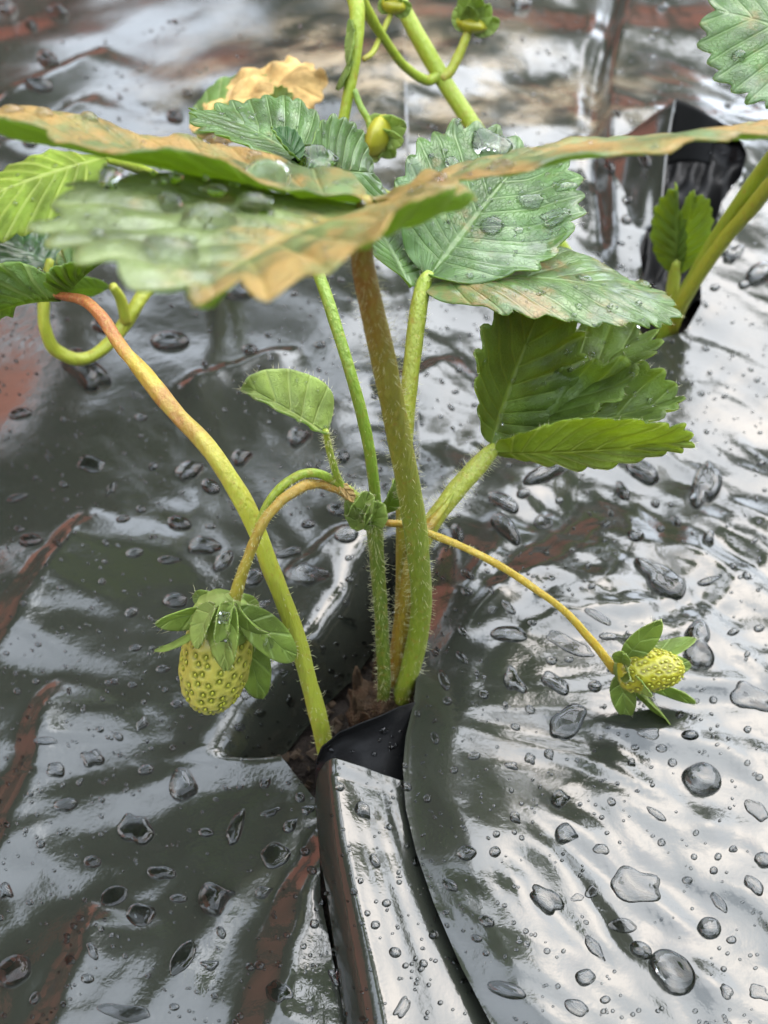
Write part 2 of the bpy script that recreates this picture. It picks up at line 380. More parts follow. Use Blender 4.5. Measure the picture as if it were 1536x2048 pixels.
# ------------------------------------------------------------------ ground
def grid_faces(nr, nc, off=0):
    return [(off + i * nc + j, off + i * nc + j + 1, off + (i + 1) * nc + j + 1, off + (i + 1) * nc + j) for i in range(nr - 1) for j in range(nc - 1)]
gm = plain('garden_ground', (.07, .055, .035), .9, .2, .5, 3, .01)
mk('ground', [(-20000, -20000, -9), (20000, -20000, -9), (20000, 20000, -9), (-20000, 20000, -9)], [(0, 1, 2, 3)], gm, kind='structure')
xs, ys = np.meshgrid(np.linspace(-12, 18, 200), np.linspace(3, 40, 240))
zs = -1.7 + .35 * perlin(xs * .6, ys * .6, 2) + .28 * perlin(xs * 2.1, ys * 2.1, 3) + .16 * perlin(xs * 5.2, ys * 5.2, 4)
mk('soil', np.stack([xs, ys, zs], -1).reshape(-1, 3), grid_faces(240, 200), M['soil'], kind='structure')

# ------------------------------------------------------------------ plastic film
film = empty('mulch_film', (0, 11, 0), label='wet glossy black plastic mulch film stretched over the whole strawberry bed', cat='plastic film')
def curve_x(pts, zz):
    q = np.array([P(a, b, z=c if len(k) > 2 else zz) for k in pts for a, b, c in [(k[0], k[1], k[2] if len(k) > 2 else zz)]])
    o = np.argsort(q[:, 1]); return q[o, 1], q[o, 0]
YB = 17.6
ly, lx = curve_x([(835, 985), (800, 1080), (770, 1170), (705, 1265), (630, 1335), (560, 1410), (514, 1480), (510, 1492), (556, 1499), (595, 1548), (636, 1598), (642, 1800), (690, 2048), (730, 2300)], 0)
ry, rx = curve_x([(835, 985, 0), (836, 1080, .1), (836, 1200, .2), (836, 1320, .35), (828, 1400, .5), (812, 1460, .7), (806, 1520, .8), (812, 1600, .9), (832, 1690, .9), (870, 1800, .9), (925, 1930, .8), (985, 2048, .7), (1060, 2300, .6)], 0)
def cL(y): return np.interp(y, ly, lx)
def cR(y): return np.interp(y, ry, rx)
SY = ly[-1]
# sharp slanting pleats in the loose left half: foot and head (px, py), width, slope
PLEATS = [(500, 2080, 640, 1640, .8, .40), (50, 2080, 160, 1790, .62, .42), (-70, 1700, 90, 1330, .7, .40), (-40, 1240, 150, 1000, .8, .38), (560, 1140, 700, 1050, .32, .42),
          (360, 735, 580, 675, .5, .38), (760, 760, 900, 690, .6, .34), (-60, 120, 190, 30, 1.2, .36), (-60, 215, 170, 120, 1.0, .36), (1120, 300, 1330, 215, .8, .3)]
def base_z(x, y):
    dx, dy = x - .2, y - 11.5; r = np.hypot(dx, dy); th = np.arctan2(dy, dx)
    z = -.13 * np.sqrt(np.maximum(-x - .5, 0) ** 2 + .3) - .03 * np.maximum(x - 2, 0); lf_ = 1 - sstep(-2, 1, x)
    z = z + .55 * (1 - .3 * lf_) * perlin(x * .11, y * .11, 31) + .22 * (1 - .5 * lf_) * perlin(x * .26, y * .26, 32)
    amp = sstep(.5, 5, r) * (1 - .62 * sstep(13, 23, y))
    wx, wy = perlin(x * .3, y * .3, 38), perlin(x * .3, y * .3, 39); left = 1 - sstep(-2, 1, x)
    rad = ridge(perlin(th * 3.2 + .35 * wx, r * .16, 33)) * .17 + ridge(perlin(th * 6.5 + .7 * wy, r * .30, 34)) * .05 * np.minimum(r / 6, 1.4)
    z = z + rad * amp * (1 - .62 * left)
    di, dj = (x - y) * .7071, (x + y) * .7071          # slanting creases of the pulled right side
    z = z + (1 - .7 * left) * amp * (.085 * ridge(perlin(dj * .75 + .5 * wx, di * .24, 47)) + .034 * ridge(perlin(dj * 1.9 + .6 * wy, di * .6, 48)) + .009 * ridge(perlin(dj * 4.4 + wx, di * 1.5, 50)))
    cr = .032 * ridge(perlin(x * .55 + .25 * y, y * .8, 35)) + .011 * ridge(perlin(x * 1.5 + .6 * y, y * 1.7, 36)) + .003 * perlin(x * 3.6, y * 3.6, 37)
    rr = sstep(.5, 4, x)
    z = z + cr * (.28 + .80 * rr) * (1 - .6 * sstep(13, 23, y))
    for (a0, b0, a1, b1, wd, sl) in PLEATS:
        q0, q1 = P(a0, b0, z=0)[:2], P(a1, b1, z=0)[:2]; t = q1 - q0; ln = np.hypot(*t); t = t / ln
        al = ((x - q0[0]) * t[0] + (y - q0[1]) * t[1]) / ln; d = (x - q0[0]) * t[1] - (y - q0[1]) * t[0]
        d = d + .16 * perlin(al * 5, al * 0 + a0 * .37, 49)
        env = sstep(-.12, .12, al) * (1 - sstep(.8, 1.1, al)); wv = wd * (1 - .45 * np.clip(al, 0, 1))
        prof = np.where(d < wv / 2, sstep(-.62, .5, d / wv), np.exp(-np.maximum(d - wv / 2, 0) / (1.5 * wd)))
        z = z + sl * wd * env * prof
    # a stepped fold across the far end of the sheet
    fx = np.interp(y, [26, 33, 40, 52, 70], [6.3, 7.0, 8.2, 11.0, 15.0])
    z = z + .5 * sstep(-.25, .25, x - fx) * sstep(25, 31, y) * np.exp(-np.maximum(x - fx, 0) / 9)
    z = z - .25 * np.exp(-((x - fx + .35) / .4) ** 2) * sstep(26, 32, y)
    return z
def left_z(x, y):
    d = cL(y) - x; hole = sstep(10.98, 11.12, y) * (1 - sstep(15.5, 17.2, y))
    z = base_z(x, y) + hole * (.12 * np.exp(-((d - .95) / .6) ** 2) - 1.5 * np.exp(-(d / .42) ** 1.6))
    return z - .22 * (1 - sstep(9.3, 10.2, y)) * np.exp(-d / .8) + .10 * sstep(10.1, 10.9, y) * (1 - hole) * np.exp(-d / .6)
def right_z(x, y):
    d = np.maximum(x - cR(y), 0); on = 1 - sstep(13.5, YB, y); fr = 1 - sstep(9.5, 11.6, y)
    up = .55 + .4 * (1 - np.exp(-d / .6)) * (1 - fr)
    edge = np.interp(y, [5, 8, 10, 12, 14, YB], [.50, .58, .62, .5, .25, 0])
    rise = edge * np.exp(-d / 2.6) + (1 - .35 * fr) * .95 * (1 - np.exp(-(d / .9) ** 1.5)) * np.exp(-d / 3.6)
    return base_z(x, y) * (1 - .6 * np.exp(-d / .8) * on) + rise * np.where(y < YB, np.maximum(on, .0), 0)
rows = np.concatenate([np.arange(2.5, 26, .115), np.arange(26, 40, .22), np.arange(40, 78, .6)])
off = np.concatenate([[0, .05, .1], np.arange(.16, 13, .125), np.arange(13, 22, .3), np.arange(22, 50, 1.2)])
nc = len(off); nr = len(rows)
Yg = np.repeat(rows[:, None], nc, 1)
sh = np.where(rows > YB, .5 * (cL(YB) + cR(YB)), 0)
xl = np.where(rows > YB, sh, cL(rows)); xr = np.where(rows > YB, sh, cR(rows))
Xl = xl[:, None] - off[None, :]; Xr = xr[:, None] + off[None, :]
Zl = left_z(Xl, Yg); Zr = right_z(Xr, Yg)
far = rows > YB
Zr[far, 0] = Zl[far, 0]
vl = np.stack([Xl, Yg, Zl], -1).reshape(-1, 3); vr = np.stack([Xr, Yg, Zr], -1).reshape(-1, 3)
FV = np.vstack([vl, vr]); nl = len(vl)
faces = [q[::-1] for q in grid_faces(nr, nc)] + grid_faces(nr, nc, nl)
rep = np.arange(len(FV))
for i in np.where(far)[0]: rep[nl + i * nc] = i * nc
faces = np.array(faces); faces = rep[faces]
# second planting hole, far right
def inpoly(px, py, poly):
    ins = np.zeros(len(px), bool); j = len(poly) - 1
    for i in range(len(poly)):
        (xi, yi), (xj, yj) = poly[i], poly[j]
        c = ((yi > py) != (yj > py)) & (px < (xj - xi) * (py - yi) / (yj - yi + 1e-9) + xi); ins ^= c; j = i
    return ins
HOLE2 = [(1350, 228), (1400, 238), (1462, 268), (1492, 318), (1478, 372), (1440, 418), (1428, 470), (1398, 540), (1402, 610), (1372, 655), (1318, 668), (1280, 655), (1268, 612), (1284, 560), (1276, 510), (1300, 455), (1318, 400), (1312, 340), (1330, 285)]
 
vx_, vy_ = proj(np.stack([FV[:, 0], FV[:, 1], 0 * FV[:, 0]], -1)); vin = inpoly(vx_, vy_, HOLE2); faces = faces[~vin[faces].all(1)]
HP = np.array([P(a, b, z=0)[:2] for a, b in HOLE2])
for k in np.where(vin)[0]:
    best = None
    for a, b in zip(HP, np.roll(HP, -1, 0)):
        t = np.clip(np.dot(FV[k, :2] - a, b - a) / np.dot(b - a, b - a), 0, 1); q = a + (b - a) * t; dd = np.hypot(*(q - FV[k, :2]))
        if best is None or dd < best[0]: best = (dd, q)
    FV[k, :2] = best[1]
hx, hy = proj(np.stack([FV[:, 0], FV[:, 1], 0 * FV[:, 0]], -1))
soilm = np.exp(-((hx - 720) / 330) ** 2 - ((hy - 150) / 130) ** 2) + .6 * np.exp(-((hx - 1150) / 200) ** 2 - ((hy - 210) / 70) ** 2)
soilm = np.where(FV[:, 1] > 22, soilm, 0)
sheet = mk('film_sheet', FV, faces, M['film'], film, attr={'soil': np.clip(soilm, 0, 1)})
FILMS = [(FV, faces.tolist())]
def strip(name, fn, nu, nv, mat, thick=.02):
    U, V = np.meshgrid(np.linspace(0, 1, nu), np.linspace(0, 1, nv)); v = np.array([fn(a, b) for a, b in zip(U.ravel(), V.ravel())])
    f = grid_faces(nv, nu); o = mk(name, v, f, mat, film); md = o.modifiers.new('thickness', 'SOLIDIFY'); md.thickness = thick * CM; md.offset = -1
    FILMS.append((v, f)); return o
tl = np.array([P(a, b, z=c) for a, b, c in [(735, 2350, .15), (690, 2048, .2), (664, 1880, .22), (640, 1720, .22), (630, 1600, .25), (631, 1563, .35)]])
tr = np.array([P(a, b, z=c) for a, b, c in [(1110, 2350, .2), (1045, 2048, .25), (965, 1880, .3), (900, 1740, .35), (852, 1610, .4), (838, 1563, .45)]])
def poly_at(q, t): return np.array([np.interp(t, np.linspace(0, 1, len(q)), q[:, k]) for k in range(3)])
def tongue(u, v):
    a, b = poly_at(tl, v), poly_at(tr, v); p = a + (b - a) * (u ** 1.1)
    hgt = .78 * (1 - (1 - min(u / .24, 1)) ** 2.2) * (1 - 1.15 * max((u - .24) / .76, 0) ** 1.15)
    hgt += .012 * float(perlin(u * 5, v * 9, 41)) + .02 * float(perlin(u * 9 + .2, v * 2.2, 42))
    return p + np.array((0, 0, hgt - 1.3 * max(v - .985, 0) * 12))
strip('film_tongue', tongue, 60, 110, M['film'])
pb = np.array([P(a, b, z=c) for a, b, c in [(628, 1590, .0), (660, 1575, .25), (730, 1570, .25), (838, 1578, -.1)]])
pt = np.array([P(a, b, z=c) for a, b, c in [(632, 1530, .55), (644, 1495, .85), (678, 1467, 1.05), (735, 1442, 1.2), (796, 1416, 1.05), (842, 1400, .30)]])
def pocket(u, v):
    a, b = poly_at(pb, u), poly_at(pt, u); p = a + (b - a) * v
    return p + np.array((0, .28 * math.sin(math.pi * v) + .02 * float(perlin(u * 6, v * 5, 44)), .02 * float(perlin(u * 5, v * 6, 43))))
strip('film_pocket', pocket, 40, 20, M['film_shade'])
f2 = [P(*k[:2], z=k[2]) for k in [(1352, 195, 2.4), (1205, 300, .5), (1245, 490, .1), (1322, 440, .5), (1330, 330, 1.3)]]
def flap2(u, v):
    a = f2[0] * (1 - u) + f2[1] * u; b = f2[3] * (1 - u) + f2[2] * u; p = a * (1 - v) + b * v
    return p + np.array((0, .25 * math.sin(math.pi * v), .12 * float(perlin(u * 2, v * 2.4, 46))))
strip('raised_flap', flap2, 24, 30, M['film'])
f3 = [P(*k[:2], z=k[2]) for k in [(1352, 197, 2.4), (1440, 245, 1.3), (1420, 330, .2), (1335, 330, .5)]]
def flap3(u, v):
    a = f3[0] * (1 - u) + f3[1] * u; b = f3[3] * (1 - u) + f3[2] * u
    return a * (1 - v) + b * v + np.array((0, .2 * math.sin(math.pi * u), 0))
strip('raised_flap', flap3, 14, 14, M['film_shade'])

g3 = [P(*k[:2], z=k[2]) for k in [(1335, 225, .1), (1530, 290, .1), (1425, 585, -.5), (1262, 560, -.4)]]
def fold3(u, v):
    a = g3[0] * (1 - u) + g3[1] * u; b = g3[3] * (1 - u) + g3[2] * u; p = a * (1 - v) + b * v
    return p + np.array((0, 0, .9 * float(ridge(perlin(u * 3.2 + v * 1.5, v * 3.5, 51))) * math.sin(math.pi * min(1, max(0, u))) * .8 + .25 * float(perlin(u * 7, v * 9, 52)) - .9 + .5 * abs(2 * u - 1)))
strip('loose_fold', fold3, 50, 60, M['film_shade'])
# ------------------------------------------------------------------ unseen surroundings the wet film mirrors, some added for their reflections
def box(v, f, lo, hi):
    b = len(v); (x0, y0, z0), (x1, y1, z1) = lo, hi
    v += [(x0, y0, z0), (x1, y0, z0), (x1, y1, z0), (x0, y1, z0), (x0, y0, z1), (x1, y0, z1), (x1, y1, z1), (x0, y1, z1)]
    f += [(b + 3, b + 2, b + 1, b), (b + 4, b + 5, b + 6, b + 7), (b, b + 1, b + 5, b + 4), (b + 1, b + 2, b + 6, b + 5), (b + 2, b + 3, b + 7, b + 6), (b + 3, b, b + 4, b + 7)]
salmon = plain('salmon_render', (.92, .31, .21), .8, .2, .12, 2, .003)
tile = plain('roof_tile', (.10, .055, .04), .8, .2, .3, 3); glass = plain('dark_pane', (.02, .025, .03), .08, .6, .1)
white = plain('white_paint', (.7, .7, .68), .5)
house = empty('garden_house', (-150, 620, -9), label='salmon-pink garden house behind the strawberry bed, its side wing added for the reflection', cat='house')
HY = 760
v, f = [], []; box(v, f, (-620, HY, -9), (260, HY + 320, 205)); mk('wall', v, f, salmon, house, smooth=False)
v, f = [], []; box(v, f, (-900, -260, -9), (-440, HY - 2, 330)); mk('added_wing_wall', v, f, salmon, house, smooth=False)  # wing added out of view so the left creases mirror salmon
v, f = [], []; box(v, f, (-930, -290, 331), (-438, HY - 5, 345)); mk('added_wing_roof', v, f, tile, house, smooth=False)
v = [(-670, HY - 12, 200), (300, HY - 12, 200), (300, HY + 160, 300), (-670, HY + 160, 300), (-670, HY + 365, 200), (300, HY + 365, 200)]
v += [(a, b, c - 10) for a, b, c in v]
mk('roof', v, [(0, 1, 2, 3), (3, 2, 5, 4), (6, 9, 8, 7), (9, 10, 11, 8), (0, 6, 7, 1), (4, 5, 11, 10), (0, 3, 9, 6), (3, 4, 10, 9), (1, 7, 8, 2), (2, 8, 11, 5)], tile, house, smooth=False)
for wx in (-520, -330, -140, 50):
    v, f = [], []; box(v, f, (wx, HY - 4, 80), (wx + 90, HY - .5, 175)); wn = mk('window', v, f, white, house, smooth=False)
    v, f = [], []; box(v, f, (wx + 7, HY - 6, 87), (wx + 83, HY - 4.2, 168)); mk('pane', v, f, glass, wn, smooth=False)
bark = plain('bark', (.09, .07, .05), .9, .2, .4, 12, .01)
fol = plain('tree_leaf', (.095, .125, .04), .45, .4, .5, 4)
def tree(x, y, h, cr, seed, label):
    t = empty('garden_tree', (x, y, -9), label=label, cat='tree', group='trees beside the strawberry bed')
    g = np.random.RandomState(seed)
    pts = [np.array((x, y, -12.)), np.array((x + 8, y, h * .3)), np.array((x - 4, y + 6, h * .6)), np.array((x + 3, y, h * .85))]
    tube('trunk', pts, [h * .035, h * .025, h * .018, h * .008], bark, t, sides=8, n=4, world=True)
    v, f = [], []
    cl = [(g.normal(0, .42, 3) * (cr, cr, cr * .8) + (x, y, h * .72), cr * g.uniform(.22, .42)) for _ in range(26)]
    for c, rr in cl:
        for _ in range(150):
            d = g.normal(0, 1, 3); d /= np.linalg.norm(d); p = c + d * rr * g.uniform(.4, 1) ** .5
            a = g.normal(0, 1, 3); a /= np.linalg.norm(a); b = np.cross(a, d); s = g.uniform(9, 17); k = len(v)
            v += [p - a * s, p + b * s * .45, p + a * s, p - b * s * .45]; f.append((k, k + 1, k + 2, k + 3))
    mk('crown', v, f, fol, t, smooth=False)
tree(-250, 250, 430, 125, 1, 'tall leafy tree left of the strawberry bed, nearest of its row')
tree(-175, 330, 470, 120, 2, 'rounder leafy tree before the left end of the pink house')
tree(-380, 420, 520, 150, 3, 'broad leafy tree farthest left, close to the side wing of the house')
tree(-20, 560, 300, 105, 4, 'small unseen tree straight before the pink house, added to darken the film')  # this and the next two trees are added to darken the far film's reflection
tree(330, 620, 385, 125, 5, 'unseen tree past the right end of the pink house, added to darken the film')
tree(150, 690, 380, 110, 6, 'slim unseen tree before the right end of the pink house, added to darken the film')
tree(-300, 150, 400, 105, 7, 'short bushy unseen tree left of the bed, added to darken the left film')  # the last two trees are added to fill bright gaps in the left reflection
tree(-120, 250, 420, 95, 8, 'narrow unseen tree closest in front of the bed, added to darken the left film')

def hedge(p0, p1, h, dp, seed, label):
    p0, p1 = np.array(p0, float), np.array(p1, float); t = empty('reflection_hedge', (*((p0 + p1) / 2), -9), label=label, cat='hedge', group='unseen hedges added for dark reflections')
    g = np.random.RandomState(seed); d = p1 - p0; ln = np.hypot(*d); d /= ln; nn = np.array((-d[1], d[0])); v, f = [], []
    q = [(*(p0 + nn * dp * .35 * a), z) for z in (-10, h * .9) for a in (-1, 1)] + [(*(p1 + nn * dp * .35 * a), z) for z in (-10, h * .9) for a in (-1, 1)]
    mk('branches', q, [(0, 1, 3, 2), (4, 6, 7, 5), (0, 2, 6, 4), (1, 5, 7, 3), (2, 3, 7, 6)], bark, t, smooth=False)
    for _ in range(5200):
        a = g.uniform(0, ln); c = p0 + d * a + nn * g.choice((-1, 1)) * dp * g.uniform(.3, .55)
        z = g.uniform(-8, h * (1 + .08 * math.sin(a * .03 + seed) + .05 * math.sin(a * .11))); b = g.normal(0, 1, (2, 3)); b /= np.linalg.norm(b, axis=1)[:, None]; s_ = g.uniform(8, 15); k = len(v); c = np.array((*c, z))
        v += [c - b[0] * s_, c + b[1] * s_ * .5, c + b[0] * s_, c - b[1] * s_ * .5]; f.append((k, k + 1, k + 2, k + 3))
    mk('foliage', v, f, fol, t, smooth=False)
hedge((430, -350), (470, 420), 210, 90, 1, 'unseen clipped hedge on the right, added to darken the rims of the drops')  # both hedges are added out of view to darken drop rims and film ridges
hedge((-420, -420), (420, -400), 230, 90, 2, 'unseen clipped hedge behind the camera, added to darken the rims of the drops')

# ------------------------------------------------------------------ the plants
def leafpx(name, b, t, r, mats, parent, **kw):
    """leaflet from three sighted points (px, py, depth y)"""
    return leaflet(name, P(b[0], b[1], y=b[2]), P(t[0], t[1], y=t[2]), P(r[0], r[1], y=r[2]), mats, parent, **kw)
plant = empty('strawberry_plant', P(790, 1440, y=12.3), label='strawberry plant with two green berries growing through the slit in the film', cat='plant', group='strawberry plants')
# --- the big leaf close to the lens
lf = empty('compound_leaf', parent=plant)
_, c, r = tube('petiole', [(775, 1470, 12.5), (800, 1400, 12.4), (828, 1310, 12.35), (842, 1220, 12.3), (838, 1120, 12.1), (824, 1010, 11.9), (800, 880, 11.6), (772, 740, 11.25), (742, 610, 10.95), (724, 510, 10.75), (733, 400, 10.7)],
     [.20, .19, .185, .185, .18, .18, .17, .16, .145, .13, .10], M['petiole'], lf, sides=18, seed=1)
hairs('petiole_hair', c, r, lf, 1000, .12, .003, 0, .97, seed=1)
near = (M['near'], M['under']); nearB = (M['nearB'], M['under'])
leafpx('leaflet', (735, 398, 10.7), (-80, 232, 11.2), (345, 300, 12.4), nearB, lf, N=10, wid=(1.4, 1.4), fold=(9, 8), bend=-6, seed=3, wave=.10, thick=.022, rim=0, quilt=.05)
leafpx('leaflet', (725, 408, 10.7), (375, 588, 7.5), (140, 352, 10.3), near, lf, N=9, wid=(2.0, 1.62), fold=(0, 25), bend=14, seed=4, wave=.14, thick=.022, rim=0, quilt=.06, teeth=.085, spt=9, nt_=16)
leafpx('leaflet', (745, 396, 10.7), (1680, 258, 11.6), (1150, 326, 13.2), nearB, lf, N=10, wid=(1.3, 1.25), fold=(1, -3), bend=20, seed=5, wave=.10, thick=.022, rim=0, quilt=.05)
# --- the second leaf, behind it
lf = empty('compound_leaf', parent=plant)
_, c, r = tube('petiole', [(785, 1440, 12.9), (800, 1280, 13.0), (806, 1120, 13.1), (806, 980, 13.4), (812, 850, 13.9), (822, 740, 14.4), (834, 640, 14.9), (846, 572, 15.3), (860, 548, 15.5)],
     [.13, .13, .13, .13, .135, .14, .15, .13, .10], M['petiole2'], lf, seed=2)
hairs('petiole_hair', c, r, lf, 400, .09, .003, .2, .95, seed=2)
mid = (M['mid'], M['under']); midB = (M['midB'], M['under'])
leafpx('leaflet', (858, 552, 15.4), (1055, 305, 18.0), (1240, 405, 17.2), mid, lf, N=9, wid=(1.42, 1.35), fold=(10, 14), bend=14, seed=6, wave=.16, quilt=.03, fringe=60)
leafpx('leaflet', (845, 572, 15.3), (1338, 612, 15.4), (1120, 630, 14.5), midB, lf, N=10, wid=(.95, 1.25), fold=(-18, 4), bend=34, seed=7, wave=.08, quilt=.026, fringe=100)
leafpx('leaflet', (822, 572, 15.2), (690, 360, 17.0), (800, 470, 16.6), mid, lf, N=9, wid=(1.0, 1.2), fold=(10, 8), bend=14, seed=8)
# --- the young folded leaf at the right
lf = empty('compound_leaf', parent=plant)
_, c, r = tube('petiole', [(775, 1440, 12.6), (790, 1340, 12.6), (806, 1240, 12.6), (822, 1150, 12.7), (855, 1060, 13.0), (905, 990, 13.4), (955, 932, 13.8), (990, 895, 14.1)],
     [.17, .165, .16, .16, .16, .165, .17, .12], M['petiole3'], lf, seed=3)
hairs('petiole_hair', c, r, lf, 800, .13, .003, .1, .97, seed=3)
tube('stipule', [(850, 1062, 12.8), (868, 1040, 12.95), (890, 1012, 13.15), (908, 985, 13.3)], [.10, .09, .06, .02], M['petiole3'], lf, sides=8, seed=4)
yg = (M['young'], M['youngU'])
leafpx('leaflet', (985, 888, 14.1), (1092, 600, 15.8), (912, 735, 14.2), yg, lf, N=8, teeth=.13, wid=(1.25, 1.35), fold=(12, 10), bend=-14, seed=9, up=(.3, -1, .3), wave=.12, quilt=.05, s0=.15, fringe=60, rim=0)
leafpx('leaflet', (996, 890, 14.5), (1278, 668, 16.4), (1120, 640, 17.0), yg, lf, N=8, teeth=.15, wid=(.95, .9), fold=(16, 30), bend=-12, seed=10, up=(-.2, -1, .6), wave=.16, quilt=.05, s0=.15, fringe=60, rim=0)
leafpx('leaflet', (996, 894, 14.4), (1345, 800, 15.4), (1200, 700, 16.0), yg, lf, N=8, teeth=.15, wid=(.95, .5), fold=(20, 55), bend=-10, seed=11, up=(-.2, -1, .6), wave=.16, quilt=.05, s0=.15, fringe=60, rim=0)
leafpx('leaflet', (990, 905, 14.0), (1372, 880, 13.6), (1150, 770, 13.6), (M['youngU'], M['young']), lf, N=8, teeth=.16, wid=(.86, .26), fold=(8, 20), bend=10, seed=12, up=(0, -1, .3), wave=.10, quilt=-.05, s0=.15, fringe=80)
# --- the wilting petiole and its drooping leaf
lf = empty('compound_leaf', parent=plant)
_, c, r = tube('petiole', [(655, 1530, 11.3), (640, 1450, 11.35), (612, 1345, 11.4), (582, 1240, 11.5), (540, 1130, 11.6), (490, 1010, 11.9), (425, 905, 12.3), (352, 825, 12.8), (290, 750, 13.3), (240, 690, 13.8), (205, 635, 14.2), (165, 600, 14.6), (112, 590, 15.0)],
     [.16, .15, .145, .14, .14, .14, .138, .13, .115, .105, .10, .085, .06], M['wiltstem'], lf, sides=18, bumpy=.12, seed=5)
hairs('petiole_hair', c, r, lf, 120, .10, .0045, .02, .3, seed=5)
leafpx('leaflet', (120, 592, 15.0), (-60, 640, 15.2), (60, 560, 14.3), (M['midB'], M['under']), lf, N=7, wid=(.7, .8), fold=(26, 24), bend=30, seed=13, wave=.2, quilt=.08)
leafpx('leaflet', (120, 590, 15.0), (215, 505, 15.2), (150, 520, 15.9), (M['midB'], M['under']), lf, N=7, wid=(.55, .6), fold=(30, 40), bend=24, seed=14, wave=.2, quilt=.08)
# --- the thin petiole at the centre and the leaf behind
lf = empty('compound_leaf', parent=plant)
_, c, r = tube('petiole', [(772, 1430, 12.8), (764, 1250, 12.7), (757, 1100, 12.7), (750, 985, 12.75), (733, 870, 12.9), (702, 750, 13.2), (662, 620, 13.8), (630, 525, 14.4), (606, 430, 15.1), (612, 350, 15.8)],
     [.09, .088, .088, .09, .092, .092, .092, .09, .085, .07], M['thin'], lf, sides=12, seed=6)
hairs('petiole_hair', c, r, lf, 160, .06, .0035, .1, .9, seed=6)
leafpx('leaflet', (640, 345, 15.8), (432, 222, 17.0), (560, 245, 17.2), mid, lf, N=9, wid=(.95, 1.0), fold=(14, 10), bend=16, seed=15, wave=.12)
leafpx('leaflet', (620, 350, 15.8), (750, 345, 17.0), (700, 290, 17.0), mid, lf, N=8, wid=(.8, .8), fold=(10, 12), bend=22, seed=16)
leafpx('leaflet', (598, 318, 15.6), (553, 256, 15.9), (575, 262, 16.0), (M['dark'], M['under']), lf, N=5, wid=(.26, .24), fold=(20, 20), bend=12, seed=17, up=(0, -1, .3))
# --- the flower stalk
fs = empty('flower_stalk', parent=plant)
_, c, r = tube('peduncle', [(762, 1445, 12.4), (768, 1370, 12.3), (764, 1260, 12.2), (757, 1160, 12.15), (750, 1075, 12.1), (742, 1030, 12.1), (715, 1005, 12.1), (690, 980, 12.1)],
     [.13, .125, .12, .12, .125, .15, .13, .10], M['peduncle'], fs, seed=7)
hairs('stalk_hair', c, r, fs, 1000, .10, .003, .02, .98, seed=7)
_, c, r = tube('pedicel', [(700, 992, 12.05), (672, 976, 12.0), (635, 968, 11.9), (603, 974, 11.65), (560, 1004, 11.4), (524, 1050, 11.2), (498, 1110, 11.1), (480, 1160, 11.0), (467, 1205, 10.95)],
     [.085, .075, .07, .085, .075, .075, .08, .085, .10], M['ped_rust'], fs, sides=12, seed=8, bumpy=.1)
hairs('stalk_hair', c, r, fs, 420, .05, .0035, .02, .98, seed=8)
_, c, r = tube('pedicel', [(705, 990, 12.1), (668, 962, 12.0), (628, 946, 11.9), (588, 956, 11.75), (548, 990, 11.55), (522, 1040, 11.4), (510, 1085, 11.25), (500, 1120, 11.15)],
     [.06, .065, .07, .07, .07, .068, .06, .04], M['ped_green'], fs, sides=12, seed=9)
_, c, r = tube('pedicel', [(735, 1040, 12.1), (775, 1046, 12.15), (812, 1050, 12.35), (856, 1066, 12.2), (930, 1096, 12.0), (1000, 1132, 11.9), (1070, 1178, 11.8), (1130, 1224, 11.7), (1182, 1280, 11.6), (1232, 1342, 11.5)],
     [.07, .055, .06, .058, .06, .062, .062, .062, .066, .085], M['ped_right'], fs, sides=12, seed=10, bumpy=.1)
hairs('stalk_hair', c, r, fs, 420, .035, .003, .1, .98, seed=10)
_, c, r = tube('pedicel', [(690, 985, 12.1), (675, 955, 12.0), (664, 920, 11.9), (656, 888, 11.85), (651, 862, 11.8)], [.07, .055, .05, .05, .05], M['ped_green'], fs, sides=10, seed=11)
hairs('stalk_hair', c, r, fs, 170, .09, .0035, 0, 1, seed=11)
leafpx('bract_leaf', (651, 866, 11.8), (488, 768, 11.7), (690, 775, 12.5), (M['sepalU'], M['under']), fs, N=5, wid=(.62, .14), fold=(6, 40), bend=12, teeth=.02, s0=.35, shape=1.15, yexp=1.7, seed=18, fringe=90, wave=.08)
leafpx('bract_leaf', (680, 968, 12.0), (708, 1002, 11.9), (704, 968, 12.0), (M['wilt'], M['wilt']), fs, N=3, wid=(.07, .05), fold=(10, 10), bend=10, teeth=0, seed=19)
for k, (b, t, q, wv) in enumerate([((712, 1045, 12.0), (738, 985, 11.9), (755, 1010, 11.9), .2), ((742, 1050, 11.95), (756, 1004, 11.85), (772, 1028, 11.9), .2),
        ((722, 1060, 11.95), (698, 1000, 11.95), (690, 1030, 11.95), .12), ((733, 1050, 11.9), (738, 1012, 11.8), (746, 1030, 11.8), .07), ((770, 1020, 12.3), (800, 958, 12.3), (802, 1000, 12.4), .13)]):
    leafpx('stipule', b, t, q, (M['sepalU'] if k < 4 else M['sepal'], M['sepal']), fs, N=3, wid=(wv, wv), fold=(35, 35), bend=40, teeth=.02, seed=20 + k, up=(0, -1, .3), fringe=30)

